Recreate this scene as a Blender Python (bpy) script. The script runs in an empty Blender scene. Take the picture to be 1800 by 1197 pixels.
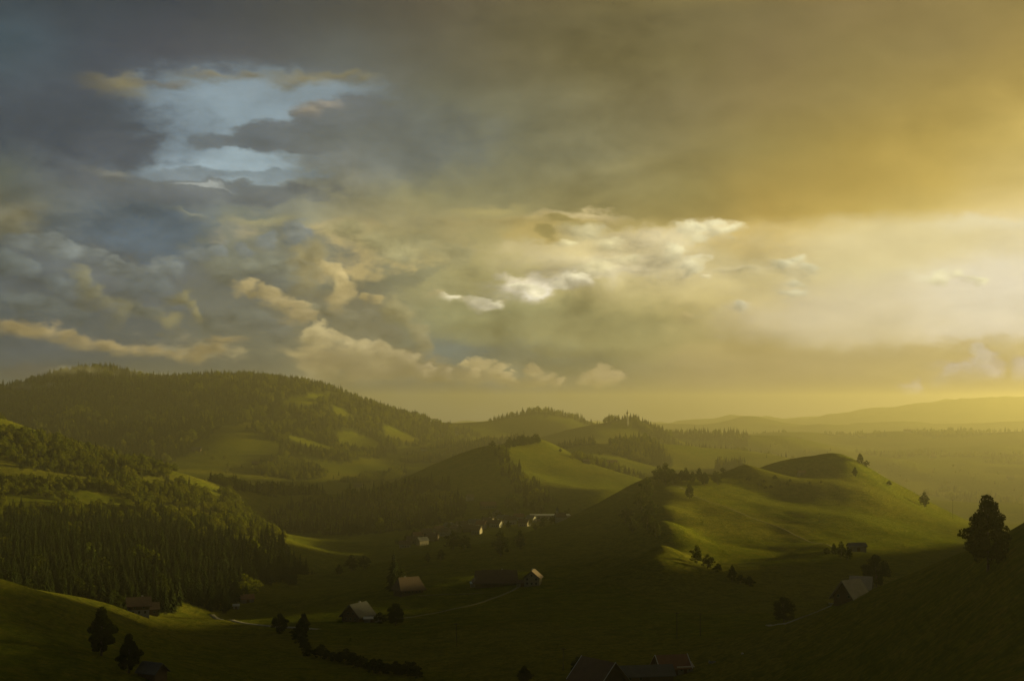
import bpy, bmesh, math, random, time
import numpy as np
from mathutils import Vector, Matrix
T0 = time.time()
random.seed(7); RNG = np.random.default_rng(11)
scene = bpy.context.scene
COL = scene.collection
R = math.radians

# ------------------------------------------------------------------ camera
F, CX, CY, HY = 2473.0, 900.0, 598.5, 720.0      # focal length and image centre in photograph pixels, row of the true horizon
PITCH = math.atan((HY - CY) / F)
cam_d = bpy.data.cameras.new('camera'); cam = bpy.data.objects.new('camera', cam_d); COL.objects.link(cam)
cam_d.sensor_width = 36.0; cam_d.lens = 36.0 * F / 1800.0
cam_d.clip_start = 0.5; cam_d.clip_end = 60000.0
cam.location = (0, 0, 0); cam.rotation_euler = (R(90) + PITCH, 0, 0)
scene.camera = cam

# ------------------------------------------------------------------ render settings
scene.render.engine = 'CYCLES'
cy = scene.cycles
cy.use_denoising = True
cy.use_adaptive_sampling = True; cy.adaptive_threshold = 0.012; cy.adaptive_min_samples = 12
cy.max_bounces = 5; cy.diffuse_bounces = 2; cy.glossy_bounces = 2; cy.transmission_bounces = 3
cy.volume_bounces = 0; cy.transparent_max_bounces = 12
cy.sample_clamp_indirect = 3.0
vs = scene.view_settings
vs.view_transform = 'Standard'; vs.look = 'None'; vs.gamma = 1.0; vs.exposure = 1.4; vs.use_curve_mapping = False

# ------------------------------------------------------------------ sun
SUN_AZ, SUN_EL = R(66), R(5.5)                    # azimuth to the right of the view direction, elevation
sun_d = bpy.data.lights.new('sun', 'SUN'); sun = bpy.data.objects.new('sun', sun_d); COL.objects.link(sun)
sun_d.energy = 5.0; sun_d.angle = R(2.5); sun_d.color = (1.0, 0.80, 0.27)
SUN_DIR = Vector((math.sin(SUN_AZ) * math.cos(SUN_EL), math.cos(SUN_AZ) * math.cos(SUN_EL), math.sin(SUN_EL)))
sun.rotation_euler = (-SUN_DIR).to_track_quat('-Z', 'Y').to_euler()
sun.location = SUN_DIR * 500

# ------------------------------------------------------------------ small helpers
def lin(c):
    """sRGB 0..255 -> linear"""
    out = []
    for v in c:
        v = v / 255.0
        out.append(v / 12.92 if v <= 0.04045 else ((v + 0.055) / 1.055) ** 2.4)
    return out

def pix_ray(px, py):
    """photograph pixel -> (azimuth, slope) of its ray"""
    px = np.asarray(px, float); py = np.asarray(py, float)
    xc = (px - CX) / F; yc = (CY - py) / F
    Y = math.cos(PITCH) - yc * math.sin(PITCH); Z = math.sin(PITCH) + yc * math.cos(PITCH)
    return np.arctan2(xc, Y), Z / np.hypot(xc, Y)

class NT:
    """terse node-tree builder"""
    def __init__(s, nt): s.nt = nt; s.n = nt.nodes; s.l = nt.links
    def new(s, t, **kw):
        n = s.n.new(t)
        for k, v in kw.items(): setattr(n, k, v)
        return n
    def put(s, sock, v):
        if hasattr(v, 'is_output') or isinstance(v, bpy.types.NodeSocket): s.l.new(v, sock)
        else: sock.default_value = v
    def math(s, op, a, b=None, c=None, clamp=False):
        n = s.new('ShaderNodeMath', operation=op, use_clamp=clamp)
        s.put(n.inputs[0], a)
        if b is not None: s.put(n.inputs[1], b)
        if c is not None: s.put(n.inputs[2], c)
        return n.outputs[0]
    def vec(s, op, a, b=None, c=None, scale=None):
        n = s.new('ShaderNodeVectorMath', operation=op)
        s.put(n.inputs[0], a)
        if b is not None: s.put(n.inputs[1], b)
        if c is not None: s.put(n.inputs[2], c)
        if scale is not None: s.put(n.inputs['Scale'], scale)
        return n.outputs['Value' if op in ('LENGTH', 'DOT_PRODUCT', 'DISTANCE') else 'Vector']
    def noise(s, vec, scale, detail=4, rough=0.5, dist=0.0, color=False, lac=2.0):
        n = s.new('ShaderNodeTexNoise'); n.noise_dimensions = '3D'
        s.put(n.inputs['Vector'], vec); n.inputs['Scale'].default_value = scale
        n.inputs['Detail'].default_value = detail; n.inputs['Roughness'].default_value = rough
        n.inputs['Distortion'].default_value = dist; n.inputs['Lacunarity'].default_value = lac
        return n.outputs['Color' if color else 'Fac']
    def remap(s, v, a, b, c=0.0, d=1.0, smooth=True):
        n = s.new('ShaderNodeMapRange'); n.interpolation_type = 'SMOOTHSTEP' if smooth else 'LINEAR'; n.clamp = True
        s.put(n.inputs[0], v)
        for i, x in enumerate((a, b, c, d)): s.put(n.inputs[1 + i], x)
        return n.outputs[0]
    def mix(s, f, a, b, blend='MIX'):
        n = s.new('ShaderNodeMix', data_type='RGBA', blend_type=blend); n.clamp_factor = True
        s.put(n.inputs[0], f)
        for i, x in ((6, a), (7, b)):
            if isinstance(x, (tuple, list)): x = tuple(x[:3]) + (1.0,)
            s.put(n.inputs[i], x)
        return n.outputs[2]
    def ramp(s, f, stops, interp='LINEAR'):
        n = s.new('ShaderNodeValToRGB'); cr = n.color_ramp; cr.interpolation = interp
        while len(cr.elements) < len(stops): cr.elements.new(0.5)
        for e, (p, c) in zip(cr.elements, stops): e.position = 0.0
        for i, (p, c) in enumerate(sorted(stops, key=lambda q: q[0])):
            e = cr.elements[i]; e.position = p; e.color = tuple(c[:3]) + (1.0,)
        s.put(n.inputs[0], f)
        return n.outputs[0]
    def comb(s, x, y, z):
        n = s.new('ShaderNodeCombineXYZ')
        for i, v in enumerate((x, y, z)): s.put(n.inputs[i], v)
        return n.outputs[0]

# ------------------------------------------------------------------ world: clouded evening sky
def sky_uv(px, py):
    """direction coordinates of the sky in thousand photograph pixels: azimuth and elevation, both true angles"""
    az, sl = pix_ray(px, py)
    return float(az) * 2.473 + 0.9, 0.72 - math.atan(float(sl)) * 2.473

SKY_ROWS = [0, 30, 110, 190, 270, 340, 380, 410, 480, 550, 620, 690]
SKY_COLS = [0, 150, 300, 450, 600, 750, 900, 1050, 1200, 1350, 1500, 1650, 1800]
SKY_GRID = [
 [(58,66,72),(60,68,74),(64,70,76),(72,75,75),(80,80,73),(92,86,70),(102,94,68),(110,100,66),(120,108,68),(130,114,70),(138,118,70),(134,116,70),(138,118,68)],
 [(60,69,75),(62,70,76),(66,72,78),(75,78,78),(84,84,76),(93,88,72),(101,94,68),(106,98,66),(115,105,70),(125,112,74),(135,118,76),(140,122,75),(140,122,72)],
 [(72,88,96),(72,80,88),(78,82,88),(86,89,90),(100,104,98),(100,98,82),(106,100,74),(110,102,68),(118,108,70),(130,115,76),(140,124,76),(144,126,77),(156,134,76)],
 [(78,90,98),(74,80,88),(98,110,118),(138,156,164),(112,117,116),(106,108,92),(112,110,86),(118,112,80),(126,116,80),(140,124,78),(150,132,78),(162,140,77),(178,153,82)],
 [(74,84,92),(82,90,98),(124,142,150),(128,142,146),(112,116,114),(110,116,104),(120,120,96),(128,124,92),(136,126,84),(150,134,78),(170,146,76),(184,158,82),(198,173,96)],
 [(90,96,86),(96,102,106),(106,113,114),(112,118,112),(140,138,112),(146,142,104),(130,126,92),(138,130,88),(146,134,82),(165,142,76),(178,152,78),(194,167,88),(210,186,114)],
 [(110,110,92),(102,112,116),(98,110,116),(116,122,112),(156,150,114),(156,147,104),(136,130,92),(142,132,86),(152,136,80),(174,148,78),(188,162,86),(203,178,102),(220,198,136)],
 [(100,104,90),(104,114,120),(96,110,118),(118,124,112),(160,152,114),(160,150,104),(166,154,102),(180,164,104),(190,170,106),(200,176,106),(212,192,130),(222,206,154),(228,212,168)],
 [(84,92,98),(98,106,108),(94,102,108),(118,120,104),(140,134,102),(160,154,108),(176,166,112),(198,184,126),(212,196,142),(220,204,150),(222,208,156),(230,217,174),(236,224,184)],
 [(82,92,94),(90,98,100),(98,102,100),(108,110,98),(122,120,96),(146,142,104),(156,152,102),(166,158,102),(188,172,110),(208,188,118),(226,211,162),(234,222,184),(242,232,202)],
 [(78,88,92),(96,100,92),(108,108,92),(118,118,96),(140,134,98),(136,138,106),(138,142,102),(150,148,100),(188,170,104),(204,182,110),(214,194,124),(216,194,120),(216,192,116)],
 [(66,90,100),(88,96,92),(100,104,88),(114,118,98),(122,126,102),(124,132,110),(126,134,110),(134,138,106),(160,150,104),(186,166,106),(200,176,106),(202,178,106),(204,178,104)],
]
SKY_HAZE_DIM = [.93, .93, .93, .94, .95, .96, .97, .98, .96, .87, .70, .44]     # the haze box in front adds this light back near the horizon
# clouds with an edge of their own: centre, half-size (pixels), colour, edge softness, edge roughness
SKY_CLOUDS = [
 # opening in the deck, upper left
 (440,190,175,50,(144,163,170),.55,.30),(385,285,125,34,(160,180,186),.35,.35),(300,230,70,60,(122,138,146),.7,.3),
 (530,155,120,20,(134,150,155),.6,.25),
 (120,215,140,58,(70,78,86),.6,.35),(205,255,60,30,(82,89,96),.5,.35),
 (610,218,95,48,(108,113,114),.16,.22),(520,240,120,30,(104,110,112),.16,.22),(420,245,85,13,(104,112,115),.2,.2),(690,250,140,60,(110,115,108),.7,.2),
 (440,305,90,9,(124,138,142),.4,.3),(330,305,70,10,(118,130,134),.4,.3),(370,333,190,17,(104,110,110),.3,.25),(250,345,120,16,(100,107,110),.4,.25),
 (225,142,42,13,(148,138,98),.7,.45),(385,131,40,6,(138,131,104),.6,.45),(310,143,40,5,(122,118,102),.7,.4),(440,127,18,6,(132,126,102),.6,.4),
 (540,134,50,8,(144,134,98),.6,.42),(600,128,40,6,(134,127,96),.6,.4),(645,140,24,7,(130,125,98),.6,.4),(545,186,20,7,(170,160,138),.5,.4),(575,178,25,5,(160,154,138),.5,.4),
 (200,302,25,8,(140,140,126),.6,.4),(360,324,40,3,(150,156,150),.7,.3),
 (330,372,30,4,(150,150,126),.6,.4),(450,385,55,12,(150,146,112),.6,.35),(430,372,40,10,(112,118,108),.6,.3),
 (30,380,38,28,(132,126,96),.7,.4),
 # tall clouds over the mountain: bodies first, the heads follow as chains
 (255,415,110,45,(86,101,112),.5,.2),(480,450,130,50,(118,122,108),.3,.3),(110,490,140,70,(90,98,101),.25,.3),(270,520,150,60,(100,106,105),.22,.3),(420,530,110,70,(108,111,100),.3,.3),
 (240,570,200,26,(86,94,94),.5,.3),(450,580,130,36,(108,110,94),.4,.3),(590,550,100,50,(122,119,95),.35,.3),(680,585,75,45,(132,128,98),.3,.3),
 (250,640,190,18,(92,98,90),.6,.3),(80,630,100,26,(76,87,92),.6,.3),(50,652,40,14,(88,90,88),.5,.3),
 (840,598,130,34,(112,120,98),.7,.2),(800,625,70,22,(96,112,104),.7,.2),(960,630,90,24,(118,124,98),.8,.2),
 (640,640,110,24,(160,145,98),.5,.3),(740,660,80,14,(160,147,100),.5,.3),(840,664,50,12,(166,153,102),.5,.3),(940,672,50,9,(166,153,102),.5,.3),
 # bright gap below the deck
 (1060,440,170,30,(206,190,138),.6,.35),(1000,388,110,9,(206,184,118),.6,.4),(1040,378,60,6,(226,206,150),.6,.4),(1005,396,30,11,(168,150,92),.5,.3),(950,412,60,14,(178,158,96),.6,.35),
 (870,372,60,12,(172,160,106),.7,.35),(720,420,90,20,(164,155,110),.7,.3),
 (1230,402,52,17,(236,222,176),.45,.5),(1160,420,60,20,(228,212,164),.6,.5),(1170,465,42,24,(206,192,140),.4,.4),(1222,465,10,12,(240,228,188),.5,.5),
 (1100,462,110,15,(232,218,172),.6,.45),(1060,480,50,10,(240,228,188),.5,.45),
 (928,498,42,17,(250,242,218),.45,.42),(940,510,30,11,(252,246,226),.4,.35),(982,496,20,9,(248,238,208),.4,.4),(1025,493,26,9,(246,234,200),.45,.4),
 (803,525,19,6,(240,222,168),.45,.4),(860,526,34,6,(238,220,166),.5,.4),(780,518,14,4,(196,180,128),.5,.4),
 (880,560,130,30,(158,156,106),.8,.2),(1050,580,160,36,(154,148,96),.8,.2),
 (1405,468,30,16,(232,220,174),.3,.45),(1395,505,14,22,(232,218,168),.5,.45),(1310,475,50,6,(228,214,164),.6,.4),(1253,483,7,6,(240,226,178),.5,.4),
 (1305,543,26,8,(236,220,166),.55,.5),(1210,555,10,5,(206,186,124),.6,.4),
 (1360,425,90,26,(206,180,110),.6,.3),
 (1670,484,72,9,(236,226,186),.4,.30),(1760,392,90,12,(228,216,176),.7,.3),(1690,520,70,20,(230,218,178),.6,.3),(1500,570,160,30,(226,210,160),.8,.2),(1760,570,110,30,(236,226,196),.8,.2),
 (1740,612,120,12,(214,190,112),.7,.25),(1600,635,140,16,(212,190,116),.8,.2),
 (1712,646,34,22,(236,224,178),.28,.45),(1712,618,14,9,(240,228,186),.3,.4),(1665,655,26,14,(230,212,156),.35,.45),(1735,655,22,12,(234,218,166),.3,.4),(1600,674,16,5,(226,208,150),.4,.4),(1795,648,16,18,(234,220,172),.3,.4),(1640,640,16,9,(224,204,142),.5,.4),
 # crisp silver patches in the bright gap
 (915,492,30,14,(250,236,196),.3,.45),(945,506,36,14,(255,242,204),.3,.42),(905,505,20,10,(244,232,196),.4,.42),(1000,490,40,9,(240,228,188),.5,.45),(1110,478,60,8,(234,220,174),.5,.45),(1190,440,40,30,(232,218,172),.6,.45),(1260,395,30,12,(236,220,170),.4,.5),
 (1600,545,200,40,(230,216,172),.9,.15),(1780,520,110,60,(240,230,200),.9,.15),(1560,430,180,28,(224,208,156),.9,.2),
]
def chain(pts, rx, ry, c, soft, rgh, jit=0.3):
    r = random.Random(len(pts) * 31 + pts[0][0]); out = []
    for (x, y) in pts:
        k = r.uniform(1 - jit, 1 + jit); g = r.uniform(.93, 1.05)
        out.append((x + r.uniform(-4, 4), y + r.uniform(-3, 3), rx * k, ry * k * r.uniform(.85, 1.15), (c[0] * g, c[1] * g * 1.02, c[2] * g * 1.02), soft, rgh))
    return out
SKY_CLOUDS += chain([(40,425),(85,420),(125,432),(160,446),(192,466),(228,478),(262,470),(300,462),(335,448),(372,440),(425,434),(480,420),(530,404)], 26, 17, (126,131,127), .12, .42)
SKY_CLOUDS += chain([(60,470),(100,490),(140,500),(230,505),(270,500)], 30, 20, (110,116,114), .14, .42)
SKY_CLOUDS += chain([(395,470),(440,462),(480,455),(520,460),(555,450)], 26, 16, (132,132,114), .13, .42)
SKY_CLOUDS += chain([(20,520),(60,528),(100,540),(140,552),(15,460)], 28, 17, (106,112,108), .15, .42)
SKY_CLOUDS += chain([(230,540),(270,545),(380,560),(420,552),(460,560),(490,575)], 28, 16, (118,119,105), .15, .42)
SKY_CLOUDS += chain([(540,545),(575,550),(620,560),(655,560),(690,580)], 25, 17, (138,132,104), .15, .42)
SKY_CLOUDS += chain([(620,400),(660,420),(700,440),(740,425),(790,445)], 34, 14, (170,160,116), .3, .42)
SKY_CLOUDS += chain([(140,480),(162,505),(182,530),(205,545)], 13, 17, (136,131,104), .35, .48)
SKY_CLOUDS += chain([(318,515),(336,532),(352,548),(296,562)], 15, 14, (146,136,97), .3, .48)
SKY_CLOUDS += chain([(432,498),(458,502),(485,508),(508,520),(522,538),(530,560)], 21, 13, (194,172,120), .2, .46)
SKY_CLOUDS += chain([(566,466),(584,476),(602,490),(614,506),(600,520)], 20, 20, (210,186,128), .2, .44)
SKY_CLOUDS += chain([(548,480),(530,450),(560,440)], 18, 20, (160,146,104), .4, .4)
SKY_CLOUDS += chain([(650,520),(672,529)], 16, 9, (186,164,110), .2, .44)
SKY_CLOUDS += chain([(702,540),(722,556),(738,578),(746,602)], 20, 20, (164,152,107), .18, .42)
SKY_CLOUDS += chain([(556,590),(578,600),(602,608),(632,614),(662,620),(690,626),(716,638),(744,652),(776,660)], 22, 14, (214,192,132), .16, .46)
SKY_CLOUDS += chain([(812,642),(830,640),(850,645),(842,656),(882,650),(902,656),(940,652),(956,663),(984,672)], 15, 10, (226,200,128), .16, .42)
SKY_CLOUDS += chain([(955,410),(985,392),(1015,398)], 26, 9, (160,142,86), .3, .34)
SKY_CLOUDS += chain([(1000,425),(1040,408),(1080,430),(1110,455),(1060,470)], 26, 10, (236,220,168), .35, .48)
SKY_CLOUDS += chain([(1036,660),(1052,652),(1072,660)], 19, 11, (238,210,134), .13, .40, .15)
SKY_CLOUDS += chain([(20,570),(80,574),(112,584),(150,594),(190,602),(230,608),(272,615),(312,620),(350,621),(384,612),(402,598)], 22, 8, (184,160,108), .4, .56)
SKY_CLOUDS += chain([(905,494),(925,503),(948,510),(985,497),(1022,492),(803,525),(846,524),(868,528)], 21, 8, (255,240,196), .2, .44)
SKY_CLOUDS += chain([(1205,398),(1228,406),(1252,394),(1275,400),(1225,465),(1200,440)], 22, 12, (242,228,182), .3, .5)
SKY_CLOUDS += chain([(1385,462),(1405,455),(1425,470),(1398,500),(1392,520),(1305,543),(1655,487),(1690,482),(1722,488)], 18, 9, (238,226,182), .25, .48)
SKY_CLOUDS += chain([(1655,655),(1680,650),(1705,622),(1715,640),(1730,655),(1795,650),(1602,675)], 18, 12, (250,234,180), .15, .45)
def haze_dim(x, y):
    d = float(np.interp(y, SKY_ROWS, SKY_HAZE_DIM)); d = 1 - (1 - d) * (0.45 + 1.05 * x / 1800.0)
    return (d, d, 1 - (1 - d) * 0.35)
COUNT = []
SKY_SCALE = 7.58          # sky colours are given as they look; this undoes the camera's exposure
def build_world():
    w = bpy.data.worlds.new('World'); scene.world = w; w.use_nodes = True
    t = NT(w.node_tree); t.n.clear()
    out = t.new('ShaderNodeOutputWorld')
    d = t.new('ShaderNodeTexCoord').outputs['Generated']
    sep = t.new('ShaderNodeSeparateXYZ'); t.l.new(d, sep.inputs[0])
    az = t.math('ARCTAN2', sep.outputs[0], sep.outputs[1]); el = t.math('ARCSINE', sep.outputs[2])
    U = t.math('MULTIPLY_ADD', az, 2.473, 0.9); V = t.math('MULTIPLY_ADD', el, -2.473, 0.72)
    # cloud turbulence lives on the sphere of directions, flattened vertically
    flat = t.vec('MULTIPLY', d, (1.0, 1.0, 1.9))
    n1 = t.vec('SUBTRACT', t.noise(flat, 9.0, 3, 0.5, color=True), (0.5, 0.5, 0.5))
    n2 = t.vec('SUBTRACT', t.noise(flat, 34.0, 6, 0.58, color=True), (0.5, 0.5, 0.5))
    billow = t.math('SUBTRACT', t.noise(flat, 52.0, 7, 0.62, 0.35), 0.5)
    # left part of the sky is broken cloud, the deck on the upper right is smooth
    rough = t.remap(U, 0.9, 1.5, 1.0, 0.45)
    low = t.remap(V, 0.10, 0.42, 0.55, 1.0)
    rough = t.math('MULTIPLY', rough, low)
    uv0 = t.comb(U, V, 0.0)
    wr = t.vec('ADD', t.vec('MULTIPLY', n1, (0.16, 0.07, 0.0)), t.vec('MULTIPLY', n2, (0.085, 0.05, 0.0)))
    uvw = t.vec('ADD', uv0, t.vec('SCALE', wr, scale=rough))
    sw = t.new('ShaderNodeSeparateXYZ'); t.l.new(uvw, sw.inputs[0])
    fac = t.math('DIVIDE', t.math('ADD', sw.outputs[0], 1.6), 6.8)
    col = None; lastv = None
    for row, cols in zip(SKY_ROWS, SKY_GRID):
        stops = [(0.0, [0.085, 0.095, 0.095])]
        for x, c in zip(SKY_COLS, cols):
            u, v = sky_uv(x, row)
            stops.append(((u + 1.6) / 6.8, [k * q for k, q in zip(lin(c), haze_dim(x, row))]))
        # the light side goes on to the sun's own azimuth, then mirrors
        for u, k in ((2.3, 1.0), (2.8, 0.9), (3.3, 0.75)):
            stops.append(((u + 1.6) / 6.8, [q * z * k for q, z in zip(lin(cols[-1]), haze_dim(1800, row))]))
        stops.append(((4.2 + 1.6) / 6.8, [q * z for q, z in zip(lin(cols[8]), haze_dim(1200, row))])); stops.append((1.0, [0.085, 0.095, 0.095]))
        c = t.ramp(fac, stops)
        v = sky_uv(900, row)[1]
        if col is None:
            zen = t.remap(sw.outputs[1], v - 1.2, v, 0.0, 1.0)
            col = t.mix(zen, (0.070, 0.068, 0.050), c)
        else:
            col = t.mix(t.remap(sw.outputs[1], lastv, v, smooth=False), col, c)
        lastv = v
    # relief of the cloud masses, lit from the sun's side; patchy, as broken cloud is
    side = t.vec('ADD', flat, (0.022, 0.0, 0.030))
    b2 = t.noise(side, 15.0, 5, 0.52, 0.4)
    b1 = t.noise(flat, 15.0, 5, 0.52, 0.4)
    relief = t.math('SUBTRACT', b1, b2)
    patch = t.remap(t.noise(flat, 5.0, 1, 0.5), 0.35, 0.6, 0.25, 1.0)
    gain = t.math('MULTIPLY', relief, t.math('MULTIPLY', t.math('MULTIPLY', rough, patch), 1.5))
    gain = t.math('MAXIMUM', t.math('ADD', gain, 1.0), 0.5)
    # heaped clouds over the mountain: masses with a lit rim and a grey-blue body
    heap = t.noise(t.vec('ADD', flat, t.vec('SCALE', n2, scale=0.012)), 12.0, 7, 0.56, 0.15)
    heap2 = t.noise(t.vec('ADD', t.vec('ADD', flat, (0.016, 0.0, 0.026)), t.vec('SCALE', n2, scale=0.012)), 12.0, 4, 0.56, 0.15)
    where = t.math('MULTIPLY', t.remap(U, 1.0, 0.55, 0.0, 1.0), t.math('MULTIPLY', t.remap(V, 0.36, 0.44), t.remap(V, 0.70, 0.62)))
    edge = t.math('MULTIPLY', t.remap(heap, 0.47, 0.535), where)
    shade = t.remap(t.math('SUBTRACT', heap, heap2), -0.03, 0.075)
    warmth = t.remap(U, 0.0, 0.75)
    body = t.mix(warmth, lin((72, 82, 89)), lin((112, 113, 94)))
    rim = t.mix(warmth, lin((116, 121, 116)), lin((186, 166, 112)))
    heapc = t.mix(shade, body, rim)
    col = t.mix(t.math('MULTIPLY', edge, 0.9), col, heapc)
    # single clouds and openings, worked out strip by strip (a strip holds every cloud that reaches into it)
    wr2 = t.vec('ADD', t.vec('MULTIPLY', n1, (0.05, 0.03, 0.0)), t.vec('MULTIPLY', n2, (0.07, 0.055, 0.0)))
    uv2 = t.vec('ADD', uv0, wr2)
    fine = t.math('SUBTRACT', t.noise(flat, 60.0, 6, 0.6, 0.3), 0.5)
    lit = t.math('ADD', gain, t.math('MULTIPLY', fine, t.math('MULTIPLY', rough, 0.40)))
    def strip(x0, x1, y0, y1):
        g = bpy.data.node_groups.new('cloud_strip', 'ShaderNodeTree')
        for nm, ty in (('col', 'NodeSocketColor'), ('uv', 'NodeSocketVector'), ('fine', 'NodeSocketFloat'), ('lit', 'NodeSocketFloat')):
            g.interface.new_socket(nm, in_out='INPUT', socket_type=ty)
        g.interface.new_socket('out', in_out='OUTPUT', socket_type='NodeSocketColor')
        gi = g.nodes.new('NodeGroupInput').outputs; go = g.nodes.new('NodeGroupOutput')
        res = strip_body(NT(g), x0, x1, y0, y1, gi['col'], gi['uv'], gi['fine'], gi['lit'])
        g.links.new(res, go.inputs[0])
        n = t.new('ShaderNodeGroup'); n.node_tree = g
        for nm, v in (('col', col), ('uv', uv2), ('fine', fine), ('lit', lit)): t.l.new(v, n.inputs[nm])
        return n.outputs[0]
    def strip_body(t, x0, x1, y0, y1, c_, uv2, fine, lit):
        for (x, y, sx, sy, c, soft, rgh) in SKY_CLOUDS:
            k = 1.15 + soft * (2.2 if rgh > 0.37 else 1.2) + rgh; reach = sx * k + 42; rey = sy * k + 30
            if x + reach < x0 or x - reach > x1 or y + rey < y0 or y - rey > y1: continue
            COUNT[-1] += 1
            if COUNT[-1] % 10 == 0: uv2 = t.vec('MULTIPLY_ADD', c_, (1e-7, 1e-7, 0.0), uv2)      # keeps the evaluation in sequence
            u, v = sky_uv(x, y)
            ax, ay = 1000.0 / sx, 1000.0 / sy
            q = t.vec('MULTIPLY_ADD', uv2, (ax, ay, 0.0), (-u * ax, -v * ay, 0.0))
            r = t.vec('LENGTH', q)
            r = t.math('MULTIPLY_ADD', fine, rgh * 4.4, r)
            warm = rgh > 0.37
            if warm:      # sunlit head: crisp towards the light, melting away behind
                back = t.vec('DOT_PRODUCT', q, (-0.6, 0.8, 0.0))
                sft = t.remap(back, -0.8, 1.2, 1.0 + soft * 0.8, 1.25 + soft * 2.4)
                a = t.remap(r, 0.75 - soft * 1.6, sft, 0.84, 0.0)
                tone = t.math('MULTIPLY_ADD', fine, 0.9, t.remap(back, -0.9, 1.0, 1.12, 0.70, smooth=False))
            else:
                a = t.remap(r, 1.0 - soft * 0.9, 1.0 + soft * 1.1, 0.9, 0.0)
            cc = [k * q for k, q in zip(lin(c), haze_dim(x, y))]
            c_ = t.mix(a, c_, t.vec('SCALE', tuple(cc), scale=tone) if warm else cc)
        return t.vec('SCALE', c_, scale=lit)
    # clear air through the opening: the Nishita sky itself
    sky = t.new('ShaderNodeTexSky'); sky.sky_type = 'NISHITA'; sky.sun_disc = False
    sky.sun_elevation = SUN_EL; sky.sun_rotation = SUN_AZ; sky.altitude = 900; sky.dust_density = 2.0
    ou, ov = sky_uv(420, 215)
    r = t.vec('LENGTH', t.vec('MULTIPLY_ADD', uv2, (5.5, 11.0, 0.0), (-ou * 5.5, -ov * 11.0, 0.0)))
    hole = t.remap(r, 0.4, 1.3, 0.04, 0.0)
    gnd = t.remap(el, -0.20, -0.06, 0.0, 1.0)         # below the horizon: dull ground
    def background(c_, opening=False):
        c_ = t.vec('SCALE', c_, scale=SKY_SCALE)
        if opening: c_ = t.mix(hole, c_, sky.outputs[0])
        c_ = t.mix(gnd, (0.19, 0.18, 0.08), c_)
        b = t.new('ShaderNodeBackground'); b.inputs['Strength'].default_value = 0.05
        t.l.new(c_, b.inputs['Color']); return b.outputs[0]
    cuts = [-400, 130, 250, 370, 490, 600, 710, 830, 950, 1120, 1330, 1580, 2250]; rows = [-60, 380, 545, 790]
    plain_sky = background(t.vec('SCALE', col, scale=lit))
    def leaf(x0, x1, y0, y1):
        COUNT.append(0)
        return background(strip(x0, x1, y0, y1), x0 < 800)
    def choose(test, below, above):
        m = t.new('ShaderNodeMixShader'); t.l.new(test, m.inputs[0]); t.l.new(above, m.inputs[1]); t.l.new(below, m.inputs[2]); return m.outputs[0]
    def split_rows(x0, x1):
        sh = plain_sky
        cells = [leaf(x0, x1, y0, y1) for y0, y1 in zip(rows[:-1], rows[1:])]
        return choose(rtest[1], choose(rtest[0], plain_sky, cells[0]), choose(rtest[2], cells[1], choose(rtest[3], cells[2], plain_sky)))
    rtest = [t.math('LESS_THAN', V, sky_uv(900, y)[1]) for y in rows]
    ctest = [t.math('LESS_THAN', U, sky_uv(x, 400)[0]) for x in cuts]
    def split_cols(i, j):          # columns i .. j-1
        if j - i == 1: return split_rows(cuts[i], cuts[j])
        k = (i + j) // 2
        return choose(ctest[k], split_cols(i, k), split_cols(k, j))
    sh = choose(ctest[0], plain_sky, choose(ctest[-1], split_cols(0, len(cuts) - 1), plain_sky))
    print('clouds per cell', COUNT, len(SKY_CLOUDS), round(time.time() - T0, 1))
    t.l.new(sh, out.inputs['Surface'])
    w.cycles.sampling_method = 'MANUAL'; w.cycles.sample_map_resolution = 512
build_world()

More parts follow.
